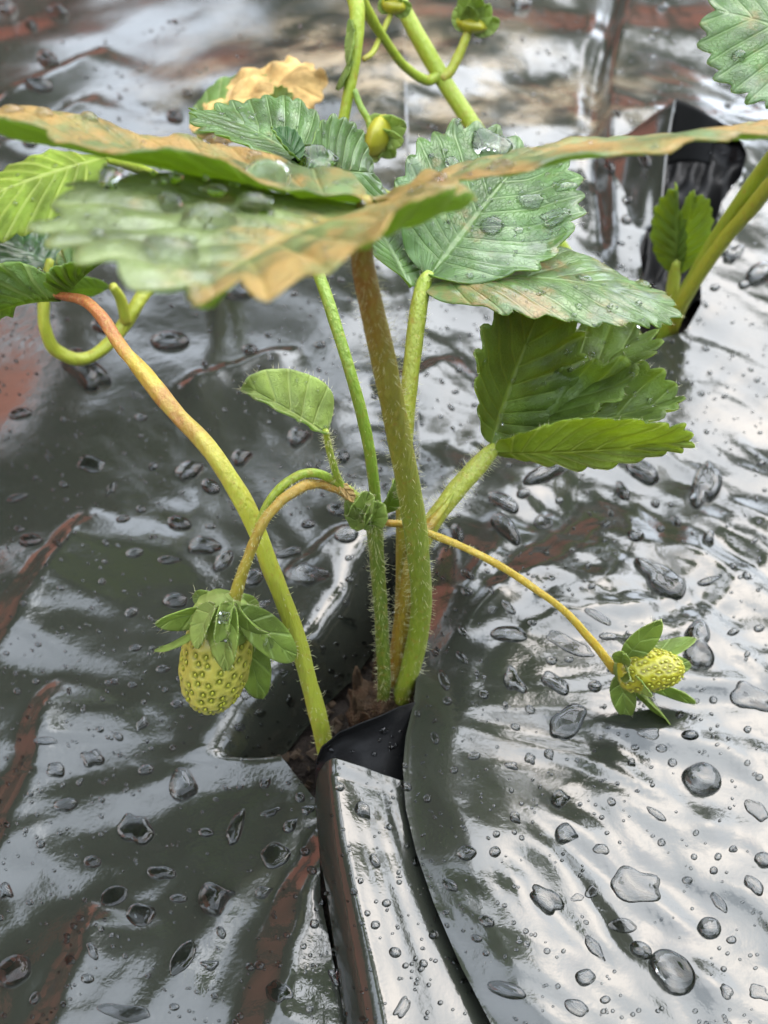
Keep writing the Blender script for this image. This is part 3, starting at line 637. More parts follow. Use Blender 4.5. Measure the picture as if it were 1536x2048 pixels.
# --- berries
seedm = plain('achene', (.30, .31, .03), .35, .5, .2, 500)
def fruit_mat(name, flesh, pit):
    s = NT(name); a = s.attr('pit')
    col = s.mix(a, s.mix(s.noise(300, 3), tuple(x * .85 for x in flesh), tuple(min(1, x * 1.15) for x in flesh)), pit)
    p = s.n('BsdfPrincipled', Base_Color=col, Roughness=.38, Normal=s.bump(s.noise(1800, 2), .0001, .5))
    s.set(p, 'Subsurface Weight', .4); s.set(p, 'Subsurface Radius', (1.0, 1.0, .4)); s.set(p, 'Subsurface Scale', .0015)
    return s.done(p.outputs[0])
fm1 = fruit_mat('unripe_flesh', (.35, .33, .06), (.15, .165, .015)); fm2 = fruit_mat('young_flesh', (.29, .28, .02), (.2, .18, .01))
def berry(top, bot, rad, nseed, fm, prof, seedsz, pitd, seed, proud):
    """receptacle round the axis top->bottom with its seeds in pits"""
    top, bot = np.asarray(top, float), np.asarray(bot, float); ax = bot - top; L = np.linalg.norm(ax); ax /= L
    e1 = np.cross(ax, (0, 1, .2)); e1 /= np.linalg.norm(e1); e2 = np.cross(ax, e1)
    nu, nv = 96, 72
    th, s = np.meshgrid(np.linspace(0, 2 * np.pi, nu + 1), np.linspace(0, 1, nv + 1))
    rr = rad * np.interp(s, *prof)
    sd = []
    for k in range(nseed):
        q = (k + .5) / nseed; ss = .06 + .92 * q; sd.append((ss + rnd.uniform(-.018, .018), (k * 2.39996 + rnd.uniform(-.16, .16)) % (2 * np.pi)))
    pit = np.zeros_like(rr); dip = np.zeros_like(rr)
    for ss, a in sd:
        rl = rad * np.interp(ss, *prof); da = (th - a + np.pi) % (2 * np.pi) - np.pi
        d = np.hypot(da * rl / 1.0, (s - ss) * L / 1.35) / seedsz
        pit = np.maximum(pit, sstep(1.55, 1.15, d) if False else 1 - sstep(1.15, 1.6, d)); dip = np.maximum(dip, np.exp(-(d / 1.5) ** 4))
    rr2 = rr - pitd * dip + .012 * perlin(th * 2, s * 5, seed)
    p = top + ax * (s * L)[..., None] + (e1 * np.cos(th)[..., None] + e2 * np.sin(th)[..., None]) * rr2[..., None]
    o = mk('strawberry', p.reshape(-1, 3), grid_faces(nv + 1, nu + 1), fm, plant, attr={'pit': pit.ravel()})
    # one seed shape shared by all
    sv, sf = [], []; A, B = 8, 5
    for i in range(B + 1):
        f_ = i / B * np.pi
        for k in range(A):
            g_ = k / A * 2 * np.pi; x = math.sin(f_) * (1 - .35 * math.cos(f_))
            sv.append((x * math.cos(g_) * .62 * seedsz, -math.cos(f_) * seedsz * .95, x * math.sin(g_) * .5 * seedsz))
    sf = [(i * A + k, i * A + (k + 1) % A, (i + 1) * A + (k + 1) % A, (i + 1) * A + k) for i in range(B) for k in range(A)]
    me = bpy.data.meshes.new('seed'); me.from_pydata((np.array(sv) * CM).tolist(), [], sf); me.materials.append(seedm)
    me.polygons.foreach_set('use_smooth', [True] * len(sf))
    for ss, a in sd:
        rl = rad * np.interp(ss, *prof); n = e1 * math.cos(a) + e2 * math.sin(a)
        sl_ = (np.interp(min(ss + .03, 1), *prof) - np.interp(ss - .03, *prof)) * rad / (.06 * L); nn = n - ax * sl_ * .9; nn /= np.linalg.norm(nn)
        tt = np.cross(np.cross(nn, ax), nn); tt /= np.linalg.norm(tt); bb = np.cross(tt, nn)
        q = top + ax * ss * L + n * (rl - pitd * .75 + proud)
        ob = bpy.data.objects.new('seed', me); COL.objects.link(ob); ob.parent = o
        ob.matrix_local = Matrix.Translation(Vector((q - LOC[o.name]) * CM)) @ Matrix((bb, tt, nn)).transposed().to_4x4()
    return o
PR1 = ([0, .06, .2, .4, .6, .78, .9, .97, 1], [.45, .72, .92, 1.0, .99, .86, .62, .34, .02])
PR2 = ([0, .1, .3, .5, .7, .85, .95, 1], [.8, .95, 1.0, .93, .80, .62, .36, .02])
b1 = berry(P(446, 1232, y=10.95), P(415, 1416, y=10.6), .57, 165, fm1, PR1, .042, .034, 51, .006)
SEP1 = [((438, 1212, 10.8), (312, 1248, 10.8), (350, 1285, 10.9), .33, 14), ((428, 1212, 10.6), (310, 1304, 10.35), (372, 1262, 10.3), .24, 46), ((430, 1208, 10.45), (392, 1296, 10.05), (440, 1260, 10.0), .34, 34),
        ((446, 1205, 10.4), (432, 1286, 10.0), (412, 1250, 9.98), .30, 34), ((462, 1206, 10.42), (452, 1340, 10.0), (495, 1285, 10.0), .38, 30), ((466, 1204, 10.4), (458, 1264, 9.95), (480, 1240, 9.95), .22, 30), ((472, 1208, 10.55), (538, 1266, 10.4), (525, 1235, 10.3), .30, 50),
        ((474, 1216, 10.7), (590, 1320, 10.7), (562, 1270, 10.8), .36, 24), ((474, 1225, 11.0), (524, 1398, 11.1), (550, 1330, 11.2), .38, 16), ((445, 1210, 11.1), (386, 1190, 11.3), (400, 1218, 11.2), .24, 26), ((450, 1210, 11.2), (515, 1222, 11.5), (495, 1200, 11.5), .3, 40)]
for k, (b, t, q, wv, bd) in enumerate(SEP1):
    leafpx('sepal', b, t, q, (M['sepal'] if k in (0, 7, 8, 9) else M['sepalU'], M['sepal']), b1, N=4, wid=(wv * .8, wv * .8), fold=(14, 14), bend=bd, teeth=.0, quilt=.012, seed=30 + k, wave=.03, thick=.018, up=(0, -1, .5), s0=.1, shape=1.25, yexp=1.2, nt_=7, spt=6, fringe=30)
capv = [P(440, 1205, y=11.0), P(452, 1210, y=10.95), P(458, 1225, y=10.9)]
tube('calyx_base', [(466, 1195, 10.95), (458, 1208, 10.9), (450, 1224, 10.88), (444, 1245, 10.85)], [.12, .30, .46, .50], M['sepalU'], b1, sides=18, seed=12)
b2 = berry(P(1246, 1340, y=11.5), P(1370, 1338, y=11.2), .40, 130, fm2, PR2, .034, .02, 52, .012)
SEP2 = [((1250, 1320), (1322, 1240, 11.5), (1330, 1290, 11.4), .2, -20), ((1255, 1330), (1392, 1278, 11.8), (1360, 1300, 11.6), .18, -14), ((1256, 1335), (1384, 1330, 12.0), (1350, 1310, 12.0), .2, -10),
        ((1244, 1340), (1302, 1394, 10.8), (1290, 1360, 10.8), .16, -30), ((1240, 1350), (1254, 1438, 11.3), (1290, 1400, 11.3), .19, -14), ((1248, 1356), (1340, 1456, 11.3), (1300, 1400, 11.1), .22, -16),
        ((1256, 1354), (1390, 1408, 11.7), (1350, 1390, 11.6), .18, -18), ((1240, 1330), (1246, 1306, 11.0), (1265, 1320, 11.0), .14, -20), ((1242, 1335), (1262, 1362, 10.9), (1275, 1340, 10.9), .12, -20)]
for k, (b, t, q, wv, bd) in enumerate(SEP2):
    leafpx('sepal', (b[0], b[1], 11.42), t, q, (M['sepal'], M['sepalU']) if k not in (3, 7) else (M['sepalU'], M['sepal']), b2, N=4, wid=(wv * 1.2, wv * 1.2), fold=(16, 16), bend=bd, teeth=.0, quilt=.012, seed=50 + k, wave=.03, thick=.018, up=(0, -1, .5), s0=.1, shape=1.25, yexp=1.2, nt_=7, spt=6, fringe=40)
tube('calyx_base', [(1228, 1338, 11.5), (1238, 1338, 11.48), (1252, 1339, 11.46), (1262, 1340, 11.45)], [.09, .24, .33, .30], M['sepalU'], b2, sides=18, seed=13)

# --- second plant, rooted in the far hole
p2 = empty('strawberry_plant', P(1330, 665, z=-1), label='strawberry plant in the hole at the right edge, with tall bare stems and buds', cat='plant', group='strawberry plants')
lf = empty('compound_leaf', parent=p2)
tube('petiole', [(1325, 690, 24.6), (1350, 625, 24.3), (1420, 500, 23.6), (1480, 405, 23), (1545, 315, 22.5), (1640, 200, 21), (1680, 130, 20)], [.24, .2, .18, .17, .17, .16, .1], M['backstem'], lf, seed=14)
leafpx('leaflet', (1690, 120, 20), (1432, 18, 20.5), (1500, 140, 19.2), mid, lf, N=9, wid=(1.5, 1.4), fold=(-14, 8), bend=24, seed=61)
lf = empty('compound_leaf', parent=p2)
tube('petiole', [(1330, 690, 24.8), (1362, 610, 24), (1440, 490, 23.2), (1500, 420, 22.6), (1560, 350, 22), (1650, 280, 21)], [.22, .18, .17, .17, .17, .12], M['backstem2'], lf, seed=15)
leafpx('leaflet', (1650, 280, 21), (1900, 330, 20), (1780, 240, 22), mid, lf, N=9, wid=(1.5, 1.5), seed=62)
lf = empty('compound_leaf', parent=p2)
tube('petiole', [(1325, 690, 24.9), (1338, 640, 24.8), (1345, 580, 24.8), (1352, 520, 24.8)], [.16, .16, .17, .14], M['petiole3'], lf, seed=16)
for k, (t, q, wv) in enumerate([((1350, 380, 24.6), (1330, 450, 24.4), .6), ((1392, 392, 24.8), (1400, 450, 24.6), .55), ((1336, 402, 25.0), (1330, 450, 25.2), .36)]):
    leafpx('leaflet', (1354, 545, 24.8), t, q, (M['youngU'], M['young']), lf, N=7, wid=(wv, wv), fold=(38, 38), bend=-8, seed=63 + k, up=(0, 1, .2), quilt=-.05)
st = empty('flower_stalk', parent=p2)
_, c, r = tube('peduncle', [(1285, 700, 24.4), (1256, 660, 24.2), (1185, 585, 24), (1110, 480, 24.1), (1020, 362, 24.5), (945, 250, 25), (872, 135, 25.6), (800, 5, 26.2), (765, -70, 26.5)], [.22, .21, .2, .2, .2, .2, .195, .18, .17], M['backstem'], st, seed=17)
tube('pedicel', [(880, 150, 25.5), (850, 160, 25.2), (805, 128, 24.8), (765, 72, 24.4), (735, 25, 24), (712, -20, 23.6)], [.13, .12, .1, .1, .13, .14], M['backstem'], st, seed=18)
tube('pedicel', [(884, 158, 25.4), (902, 140, 25.5), (922, 100, 25.7), (938, 60, 25.9)], [.13, .12, .11, .1], M['backstem2'], st, seed=19)
tube('pedicel', [(728, 118, 23.6), (745, 105, 24.0), (760, 75, 24.4), (782, 28, 24.8)], [.06, .06, .06, .06], M['backstem2'], st, seed=20)
st = empty('flower_stalk', parent=p2)
tube('peduncle', [(1275, 700, 24.6), (1238, 660, 24.2), (1100, 565, 23.2), (955, 490, 22.4), (810, 415, 22), (712, 352, 21.8), (678, 300, 21.9), (692, 215, 22.1), (710, 110, 22.5), (714, 20, 23), (698, -40, 23.5)],
     [.2, .2, .18, .17, .14, .12, .11, .115, .13, .16, .16], M['backstem'], st, seed=21)
tube('pedicel', [(708, 180, 22.2), (722, 215, 22), (736, 240, 21.9), (744, 268, 21.8)], [.07, .07, .07, .09], M['thin'], st, seed=22)
for k, (b, t, q) in enumerate([((702, 40, 22.7), (694, 130, 22.2), (706, 90, 22.2)), ((705, 118, 22.4), (675, 180, 22.1), (690, 140, 22.1))]):
    leafpx('stipule', b, t, q, (M['sepalU'], M['sepal']), st, N=3, wid=(.14, .14), fold=(30, 30), bend=-14, teeth=0, seed=70 + k, up=(0, -1, .2))
def bud(top, bot, rad, tips, seed):
    top, bot = P(*top[:2], y=top[2]), P(*bot[:2], y=bot[2])
    ax = bot - top; L = np.linalg.norm(ax); ax /= L; e1 = np.cross(ax, (0, 1, .2)); e1 /= np.linalg.norm(e1); e2 = np.cross(ax, e1)
    th, s = np.meshgrid(np.linspace(0, 2 * np.pi, 25), np.linspace(0, 1, 13)); rr = rad * np.sin(np.pi * (.12 + .86 * s)) ** .7 * (1 + .05 * np.cos(9 * th))
    o = mk('flower_bud', (top + ax * (s * L)[..., None] + (e1 * np.cos(th)[..., None] + e2 * np.sin(th)[..., None]) * rr[..., None]).reshape(-1, 3), grid_faces(13, 25), fm2, p2)
    for k, (tx, ty, dy, wv) in enumerate(tips):
        t = P(tx, ty, y=dy); b = top + (t - top) * .08; m = (b + t) / 2; side = np.cross(t - b, (0, 1, 0)); side /= np.linalg.norm(side)
        leaflet('sepal', b, t, m + side * wv, (M['sepalU'], M['sepal']), o, N=4, wid=(wv, wv), fold=(14, 14), bend=-16, teeth=0, quilt=.02, s0=.1, seed=seed + k, up=(0, -1, .6), shape=1.2, yexp=1.1, nt_=6, spt=5, thick=.02)
bud((740, 266, 21.8), (780, 280, 21.6), .44, [(812, 250, 21.6, .3), (805, 285, 21.3, .25), (752, 325, 21.5, .24), (722, 300, 21.9, .2), (770, 235, 22.0, .24), (790, 315, 21.7, .24)], 80)
bud((940, 64, 25.9), (948, 30, 26), .36, [(912, 15, 26, .26), (930, -20, 25.8, .24), (955, -10, 25.6, .24), (978, 8, 25.8, .26), (1000, 42, 26, .24), (940, 12, 25.5, .2)], 90)
bud((783, 26, 24.8), (790, -10, 24.9), .28, [(762, -5, 24.8, .2), (790, -30, 24.6, .2), (822, 10, 24.8, .2)], 96)

# --- third plant, behind the big leaf
p3 = empty('strawberry_plant', P(400, 490, z=-.3), label='strawberry plant half hidden behind the big wet leaf, with one dry yellow leaf', cat='plant', group='strawberry plants')
lf = empty('compound_leaf', parent=p3)
tube('petiole', [(420, 500, 27.5), (380, 510, 25.5), (320, 545, 22.6), (285, 592, 21.4), (248, 650, 20.8), (205, 698, 20.4), (160, 718, 20.1), (112, 700, 19.9), (90, 652, 19.9), (88, 590, 20.1), (100, 520, 20.4)], [.17, .17, .165, .16, .15, .145, .145, .14, .135, .13, .09], M['backstem2'], lf, seed=23, bumpy=.1)
leafpx('leaflet', (150, 560, 20.6), (0, 470, 21.5), (40, 560, 20.0), (M['dark'], M['under']), lf, N=8, wid=(1.1, 1.5), fold=(8, 8), bend=16, seed=100, wave=.2, quilt=.08)
leafpx('leaflet', (215, 575, 20.6), (40, 600, 20.0), (120, 560, 20.0), (M['under'], M['under']), lf, N=8, wid=(.45, .45), fold=(10, 10), bend=24, seed=101)
tube('petiolule', [(252, 645, 20.8), (242, 600, 20.8), (225, 572, 20.7)], [.13, .12, .1], M['backstem2'], lf, seed=24)
lf = empty('compound_leaf', parent=p3)
tube('petiole', [(430, 500, 28), (380, 440, 26), (300, 350, 23), (215, 318, 21.2)], [.2, .18, .15, .1], M['backstem'], lf, seed=25)
leafpx('leaflet', (212, 318, 21.1), (-110, 440, 20.2), (40, 320, 21.6), (M['youngU'], M['mid']), lf, N=9, wid=(1.0, .95), fold=(-12, -22), bend=18, seed=102, up=(0, -1, .4), quilt=-.06)
lf = empty('compound_leaf', parent=p3)
tube('petiole', [(440, 500, 28), (430, 420, 27.5), (415, 330, 27), (400, 270, 26.6)], [.2, .16, .14, .1], M['backstem'], lf, seed=26)
leafpx('leaflet', (385, 262, 26.4), (640, 140, 27.5), (500, 175, 28.4), (M['wilt'], M['wilt']), lf, N=7, wid=(.8, 1.1), fold=(26, -50), bend=30, seed=103, crink=.22, wave=.2)
leafpx('leaflet', (385, 265, 26.3), (560, 178, 27.2), (470, 190, 28.2), (M['under'], M['under']), lf, N=7, wid=(.95, .3), fold=(30, 0), bend=24, seed=104, wave=.15)
leafpx('leaflet', (505, 260, 25.4), (575, 185, 26.2), (560, 230, 25.9), (M['under'], M['wilt']), lf, N=6, wid=(.4, .4), fold=(30, 30), bend=10, seed=105, crink=.1)

# --- the crown: a knobbly stock wrapped in old brown leaf bases
crm = plain('crown_stock', (.075, .045, .022), .8, .3, .6, 500, .003)
cr_ = tube('crown', [np.array((.1, 12.5, -2.2)), np.array((.05, 12.45, -1.4)), np.array((.05, 12.4, -.7)), np.array((.1, 12.4, -.25))], [.5, .55, .48, .2], crm, plant, sides=18, bumpy=.5, seed=77, world=True)[0]
for k in range(9):
    a = k * .75 + .3; b = np.array((.08 + .45 * math.cos(a), 12.42 + .42 * math.sin(a), -1.5)); t = b + np.array((.28 * math.cos(a), .25 * math.sin(a), 1.15 + .35 * rnd.random()))
    leaflet('old_leaf_base', b, t, (b + t) / 2 + np.array((-.22 * math.sin(a), .22 * math.cos(a), 0)), (crm, crm), cr_, N=3, wid=(.16, .16), fold=(25, 25), bend=10, teeth=.0, seed=200 + k, up=(math.cos(a), math.sin(a), .2), nt_=4, spt=5)
    LEAVES.pop()
gq = np.random.RandomState(12); cvv, cff = [], []
for _ in range(420):
    x, y = gq.uniform(-2.6, 1.2), gq.uniform(10.3, 15); s_ = .04 + .11 * gq.rand() ** 2; z = -1.62 + .35 * float(perlin(x * .6, y * .6, 2)) + .28 * float(perlin(x * 2.1, y * 2.1, 3)) + .2 * s_
    o_ = len(cvv); q = np.array([(1, 0, 0), (-1, 0, 0), (0, 1, 0), (0, -1, 0), (0, 0, 1), (0, 0, -1)]) * gq.uniform(.6, 1.2, (6, 1)) * s_ + gq.normal(0, .15, (6, 3)) * s_
    cvv += (q + (x, y, z)).tolist(); cff += [tuple(o_ + i for i in t) for t in ((0, 2, 4), (2, 1, 4), (1, 3, 4), (3, 0, 4), (2, 0, 5), (1, 2, 5), (3, 1, 5), (0, 3, 5))]
mk('soil_crumbs', cvv, cff, plain('soil_crumb', (.045, .03, .018), .85, .3, .6, 800), None, loc=(-.5, 12, -1.6), smooth=False, kind='stuff', label='dark crumbs of damp soil inside the slit', cat='soil')
# --- a rootlet on the soil in the slit
tag(tube('root', [(650, 1440, 13.0), (690, 1436, 13.0), (722, 1428, 13.0), (745, 1440, 12.9), (752, 1470, 12.6)], [.03, .035, .035, .03, .02], M['root'], None, sides=8)[0], 'thin reddish root lying on the dark soil inside the slit', 'root')

# ------------------------------------------------------------------ water drops
def bvh(lst):
    v, f = [], []
    for a, b in lst:
        o = len(v); v += a.tolist(); f += [[int(k) + o for k in q] for q in b]
    return BVHTree.FromPolygons(v, f)
FB = bvh(FILMS); LB = bvh(LEAVES)
def hit(tree, px, py):
    d = Vector(ray(px, py)).normalized(); p, n, i, t = tree.ray_cast(Vector(CAM), d)
    if p is None: return None
    if n.dot(d) > 0: n = -n
    return np.array(p), np.array(n)
def outline(kind, seed, n):
    g = np.random.RandomState(seed); a = np.linspace(0, 2 * np.pi, n, endpoint=False)
    r = np.ones(n); irr = {'o': .05, 't': .06, 'b': .22, 'p': .16, 'f': .15}[kind]
    for k in range(2, 7): r += irr * g.normal(0, 1) / k ** .7 * np.cos(k * a + g.uniform(0, 6.3)) * (1.0 if k < 5 else .6)
    r = np.maximum(r, .3); x, y = np.cos(a) * r, np.sin(a) * r
    if kind == 't': x = x + .35 * np.maximum(x, 0) ** 2; y = y * (1 - .55 * np.clip(x, 0, 1.2) ** 1.5)
    if kind == 'p': r4 = (np.abs(np.cos(a)) ** 3.2 + np.abs(np.sin(a)) ** 3.2) ** (-1 / 3.2); x, y = x * r4, y * r4
    return x / np.abs(x).max(), y / np.abs(y).max()
def dropgeo(c, n, A, B, hgt, kind, seed, sides=28, rings=7, ground=None, sink=.02):
    """dome over the outline; A, B: the half axes (3-vectors) lying on the surface"""
    ox, oy = outline(kind, seed, sides); v, f = [], []; flat = {'f': 6, 'p': 4.5, 'b': 3.4}.get(kind, 2.5)
    for i in range(rings + 1):
        q = math.sin(i / rings * math.pi / 2) if i else 0
        z = hgt * (1 - q ** flat) ** (.5 if kind != 'f' else .6)
        for k in range(sides):
            p = c + A * ox[k] * q + B * oy[k] * q
            if ground is not None:                       # follow the dents of the film below
                h = ground.ray_cast(Vector(p + n * 1.5), Vector(-n), 3.0)
                if h[0] is not None:
                    dd = float(np.dot(np.array(h[0]) - p, n)); p = p + n * max(-.12, min(.12, dd)) * .9
            v.append(p + n * (z - (sink if i == rings else 0)))
            if i == 0: break
    f = [(0, 1 + k, 1 + (k + 1) % sides) for k in range(sides)]
    for i in range(rings - 1):
        a, b = 1 + i * sides, 1 + (i + 1) * sides
        f += [(a + k, b + k, b + (k + 1) % sides, a + (k + 1) % sides) for k in range(sides)]
    # closed underneath so that the water is a solid body
    a = 1 + (rings - 1) * sides; b = len(v); v.append(np.mean(v[a:a + sides], 0)); f += [(a + (k + 1) % sides, a + k, b) for k in range(sides)]
    if np.dot(np.cross(A, B), n) < 0: f = [q[::-1] for q in f]
    return np.array(v), f
def film_axes(px, py, w, h, ang, p, n):
    """half axes of an image ellipse, carried onto the tangent plane of the film"""
    def onto(x, y):
        d = ray(x, y); t = np.dot(p - CAM, n) / np.dot(d, n); return CAM + d * t - p
    a = R(ang); ca, sa = math.cos(a), math.sin(a)
    return onto(px + ca * w / 2, py + sa * w / 2), onto(px - sa * h / 2, py + ca * h / 2)
def film_frame(px, py, rpx):
    """where the line of sight meets the film, with the film's mean slope there"""
    q = [hit(FB, px + a * rpx, py + b * rpx) for a, b in ((0, 0), (1, 0), (-1, 0), (0, .8), (0, -.8))]
    if q[0] is None: return None
    n = sum(k[1] for k in q if k is not None and np.linalg.norm(k[0] - q[0][0]) < 1.2); n = n / np.linalg.norm(n)
    return q[0][0], n
# every drop one can pick out: px, py, width, height, turn (image degrees), kind
D = """365 1570 66 78 15 t;272 1660 78 66 20 p;185 1517 50 40 0 b;132 1610 50 34 10 b;112 1540 38 34 0 b;90 1482 50 18 0 o;185 1724 38 28 0 o;322 1746 62 32 0 b;427 1798 94 78 -15 t;357 1797 38 20 0 o
282 1830 62 50 0 f;228 1792 62 40 -15 f;550 1710 64 56 0 f;472 1655 84 34 -65 b;580 1652 46 26 -45 t;412 1665 33 20 0 o;530 1567 30 22 -30 t;600 1595 22 22 0 o;542 1625 46 18 -20 b;525 1785 44 28 -20 t
442 1865 28 20 60 o;28 1943 80 62 -40 o;70 1997 30 19 -60 o;185 1902 40 24 60 b;175 1957 28 22 0 o;555 1982 60 48 20 f;420 1930 42 26 0 b;365 1915 84 42 -65 f;250 2025 120 38 10 f;10 1782 34 40 0 b
615 1620 30 24 0 b;292 1540 34 22 -15 o;480 1456 20 16 0 o;670 1955 40 26 60 b;725 1620 48 30 50 t;680 1574 20 20 0 o;750 1722 34 18 60 o;1403 1560 84 72 20 o;1118 1600 46 40 0 t;1130 1668 54 46 15 t
933 1706 42 34 0 o;990 1704 24 24 0 o;1030 1635 34 22 50 t;1203 1698 34 24 15 b;1313 1628 50 16 35 o;1273 1770 108 74 15 f;1243 1852 62 34 8 f;1155 1795 28 18 0 f;1183 1784 28 28 0 f;1092 1800 80 44 40 b
900 1770 38 24 30 o;973 1842 36 24 25 o;953 1877 24 18 20 o;1188 1895 72 24 50 t;1280 1902 50 34 25 o;1343 1945 110 76 50 b;1418 1857 50 46 20 o;1438 1805 52 22 50 o;1463 1880 22 18 0 o;1013 1980 84 36 14 o
1170 1955 42 38 0 o;1153 2015 54 34 30 b;1210 2000 22 18 0 o;1453 1983 36 26 50 b;1518 1985 56 32 25 f;1508 1770 50 28 35 b;1513 1620 60 34 50 f;1528 1720 40 34 0 b;790 1905 26 22 30 o;805 2015 46 30 -50 b
948 1512 28 18 0 o;1098 1508 30 22 60 t;1060 1517 30 22 40 b;1023 1532 32 18 15 b;1270 1495 18 14 0 o;1323 1497 24 18 10 o;1380 1470 34 20 15 o;1345 1525 20 18 20 o;1263 1525 22 18 45 t;908 1540 18 16 0 o
1093 945 98 42 -12 b;1285 945 78 42 32 o;1410 970 96 74 -75 b;1245 983 46 28 50 b;1047 987 28 20 0 o;1311 1007 20 18 20 o;1118 1002 16 14 0 o;1006 1003 70 30 25 b;1011 1056 84 36 45 o;915 1067 38 26 50 o
1272 1072 38 22 10 b;1352 1043 26 16 30 o;1321 1058 18 12 10 o;1417 1076 36 28 60 t;1323 1160 140 62 38 p;1415 1163 62 18 -20 t;1087 1045 40 28 0 f;1018 1268 76 34 8 o;935 1148 32 20 30 o;933 1183 26 18 20 o
1017 1215 40 18 45 o;984 1219 26 18 -20 t;1064 1246 20 13 15 o;1140 1290 110 34 22 f;1196 1233 62 18 30 o;1217 1273 38 17 8 o;1395 1293 104 70 70 b;1467 1264 26 14 -15 o;1518 1257 22 16 0 o;1027 1362 70 42 55 b
1136 1443 90 66 -40 p;1111 1367 66 32 30 b;1190 1373 30 24 10 o;1138 1319 20 13 0 o;1103 1321 25 18 15 o;924 1315 34 18 45 o;888 1360 46 22 70 o;968 1389 22 18 20 o;895 1402 20 18 0 o;870 1476 26 18 70 o
1299 1467 50 28 0 p;1382 1470 32 20 10 o;1502 1396 92 56 25 f;1031 1454 22 14 20 o;924 1262 24 16 50 o;340 684 80 36 0 o;595 876 62 40 -8 t;481 917 52 34 -15 t;378 942 64 36 -20 b;421 974 42 28 25 o
681 915 42 26 -15 b;675 1020 42 26 10 o;41 828 48 20 -10 o;182 928 60 36 0 f;358 1047 52 28 8 o;282 1019 22 15 0 o;246 1038 30 13 -10 o;421 1053 22 12 0 o;61 1081 50 27 0 o;39 1058 22 13 0 o
269 1106 38 19 -10 o;337 1120 58 17 0 t;408 1092 74 38 0 b;447 1122 54 32 -45 o;576 1106 56 20 -10 b;693 1070 50 33 0 o;615 1049 26 17 0 o;34 996 45 16 -15 o;172 742 112 74 25 b;223 978 36 18 -50 b
282 835 28 15 0 o;614 1150 94 50 -8 b;508 1156 44 34 -30 o;351 1202 52 33 0 o;263 1225 30 20 -30 o;618 1048 26 17 0 o;699 1243 46 18 30 b;517 1211 60 20 -10 b;326 1338 32 17 -8 o;271 1296 28 15 -10 o
284 1448 38 24 -55 b;354 1408 28 20 0 b;480 1454 22 17 0 o;491 1389 36 24 0 t;521 1427 24 18 0 o;265 1370 20 14 0 o;692 1205 16 13 0 o;580 1403 28 18 70 b;15 20 44 20 0 b;77 170 62 28 10 o
95 120 46 24 10 o;115 25 46 18 0 o;62 50 28 20 0 o;60 285 32 20 0 o;107 282 22 13 0 o;685 267 50 40 0 o;350 235 35 22 0 o;375 187 22 14 0 o;482 582 72 34 -8 o;1220 335 28 22 80 o
1290 320 36 26 70 o;1255 400 20 18 0 o;1253 440 24 20 0 o;1043 10 42 18 0 o;1325 15 24 14 0 o;1413 85 26 18 40 o;1518 550 62 44 -20 o;1463 510 50 36 0 b;1488 570 24 16 0 o;1430 575 22 13 0 o;1378 637 18 14 0 o;210 655 60 26 10 o;500 700 34 18 0 o;640 690 26 14 0 o"""
D = [[float(x) for x in q.split()[:5]] + [q.split()[5]] for q in D.replace('\n', ';').split(';') if q.strip()]
MARKS = [('the left green berry', 435, 1320), ('the young berry at the right', 1310, 1340), ('the folded young leaf', 1150, 790), ('the small leaf on the flower stalk', 600, 800),
         ('the rolled film strip', 730, 1760), ('the yellow wilting stem', 500, 1010), ('the far planting hole', 1340, 520), ('the dry yellow leaf', 535, 175), ('the mouth of the slit', 640, 1480)]
def side_of(px, py):
    m = min(MARKS, key=lambda k: math.hypot(px - k[1], py - k[2])); dx, dy = px - m[1], py - m[2]
    return m[0], ('right of' if dx > 0 else 'left of') if abs(dx) > abs(dy) else ('below' if dy > 0 else 'above'), math.hypot(dx, dy)
ORD = ['', 'second ', 'third ', 'fourth ', 'fifth ', 'sixth ', 'seventh ', 'eighth ', 'ninth ', 'tenth ', 'eleventh ', 'twelfth ']
made, info = [], []
for i, (px, py, dw, dh, an, kd) in enumerate(D):
    fr = film_frame(px, py, max(dw, dh) * .4)
    if fr is None: continue
    p, n = fr; A, B = film_axes(px, py, dw, dh * (.92 if kd != 'f' else 1), an, p, n)
    m = min(np.linalg.norm(A), np.linalg.norm(B)); hg = m * {'o': .62, 't': .62, 'b': .55, 'p': .36, 'f': .16}[kd]
    big = max(dw, dh) > 40
    v, f = dropgeo(p, n, A, B, hg, kd, i, 34 if big else 22, 8 if big else 6, FB)
    o = mk('water_drop', v, f, M['water_film'], None, loc=p, cat='water drop', group='water drops on the black film'); made.append((px, py, max(dw, dh)))
    mxd, mnd = max(dw, dh), min(dw, dh) / max(.45, math.sin(math.radians(45 + (py - 1024) / 1024 * 25)))
    size = 'large' if mxd >= 60 else 'middling' if mxd >= 32 else 'small'
    shp = {'t': 'teardrop-shaped', 'b': 'ragged', 'p': 'angular flat-topped', 'f': 'shallow flat'}.get(kd) or ('round' if mxd / mnd < 1.35 else 'oval' if mxd / mnd < 2 else 'long')
    info.append((o, size + ' ' + shp) + side_of(px, py))
keys = {}
for r_ in info: keys.setdefault(r_[1:4], []).append(r_)
for k, q in keys.items():
    for j, r_ in enumerate(sorted(q, key=lambda z: z[4])):
        r_[0]['label'] = f"{k[0]} water drop {k[2]} {k[1]}" if len(q) == 1 else f"{k[0]} water drop, {ORD[j]}nearest {k[2]} {k[1]}"
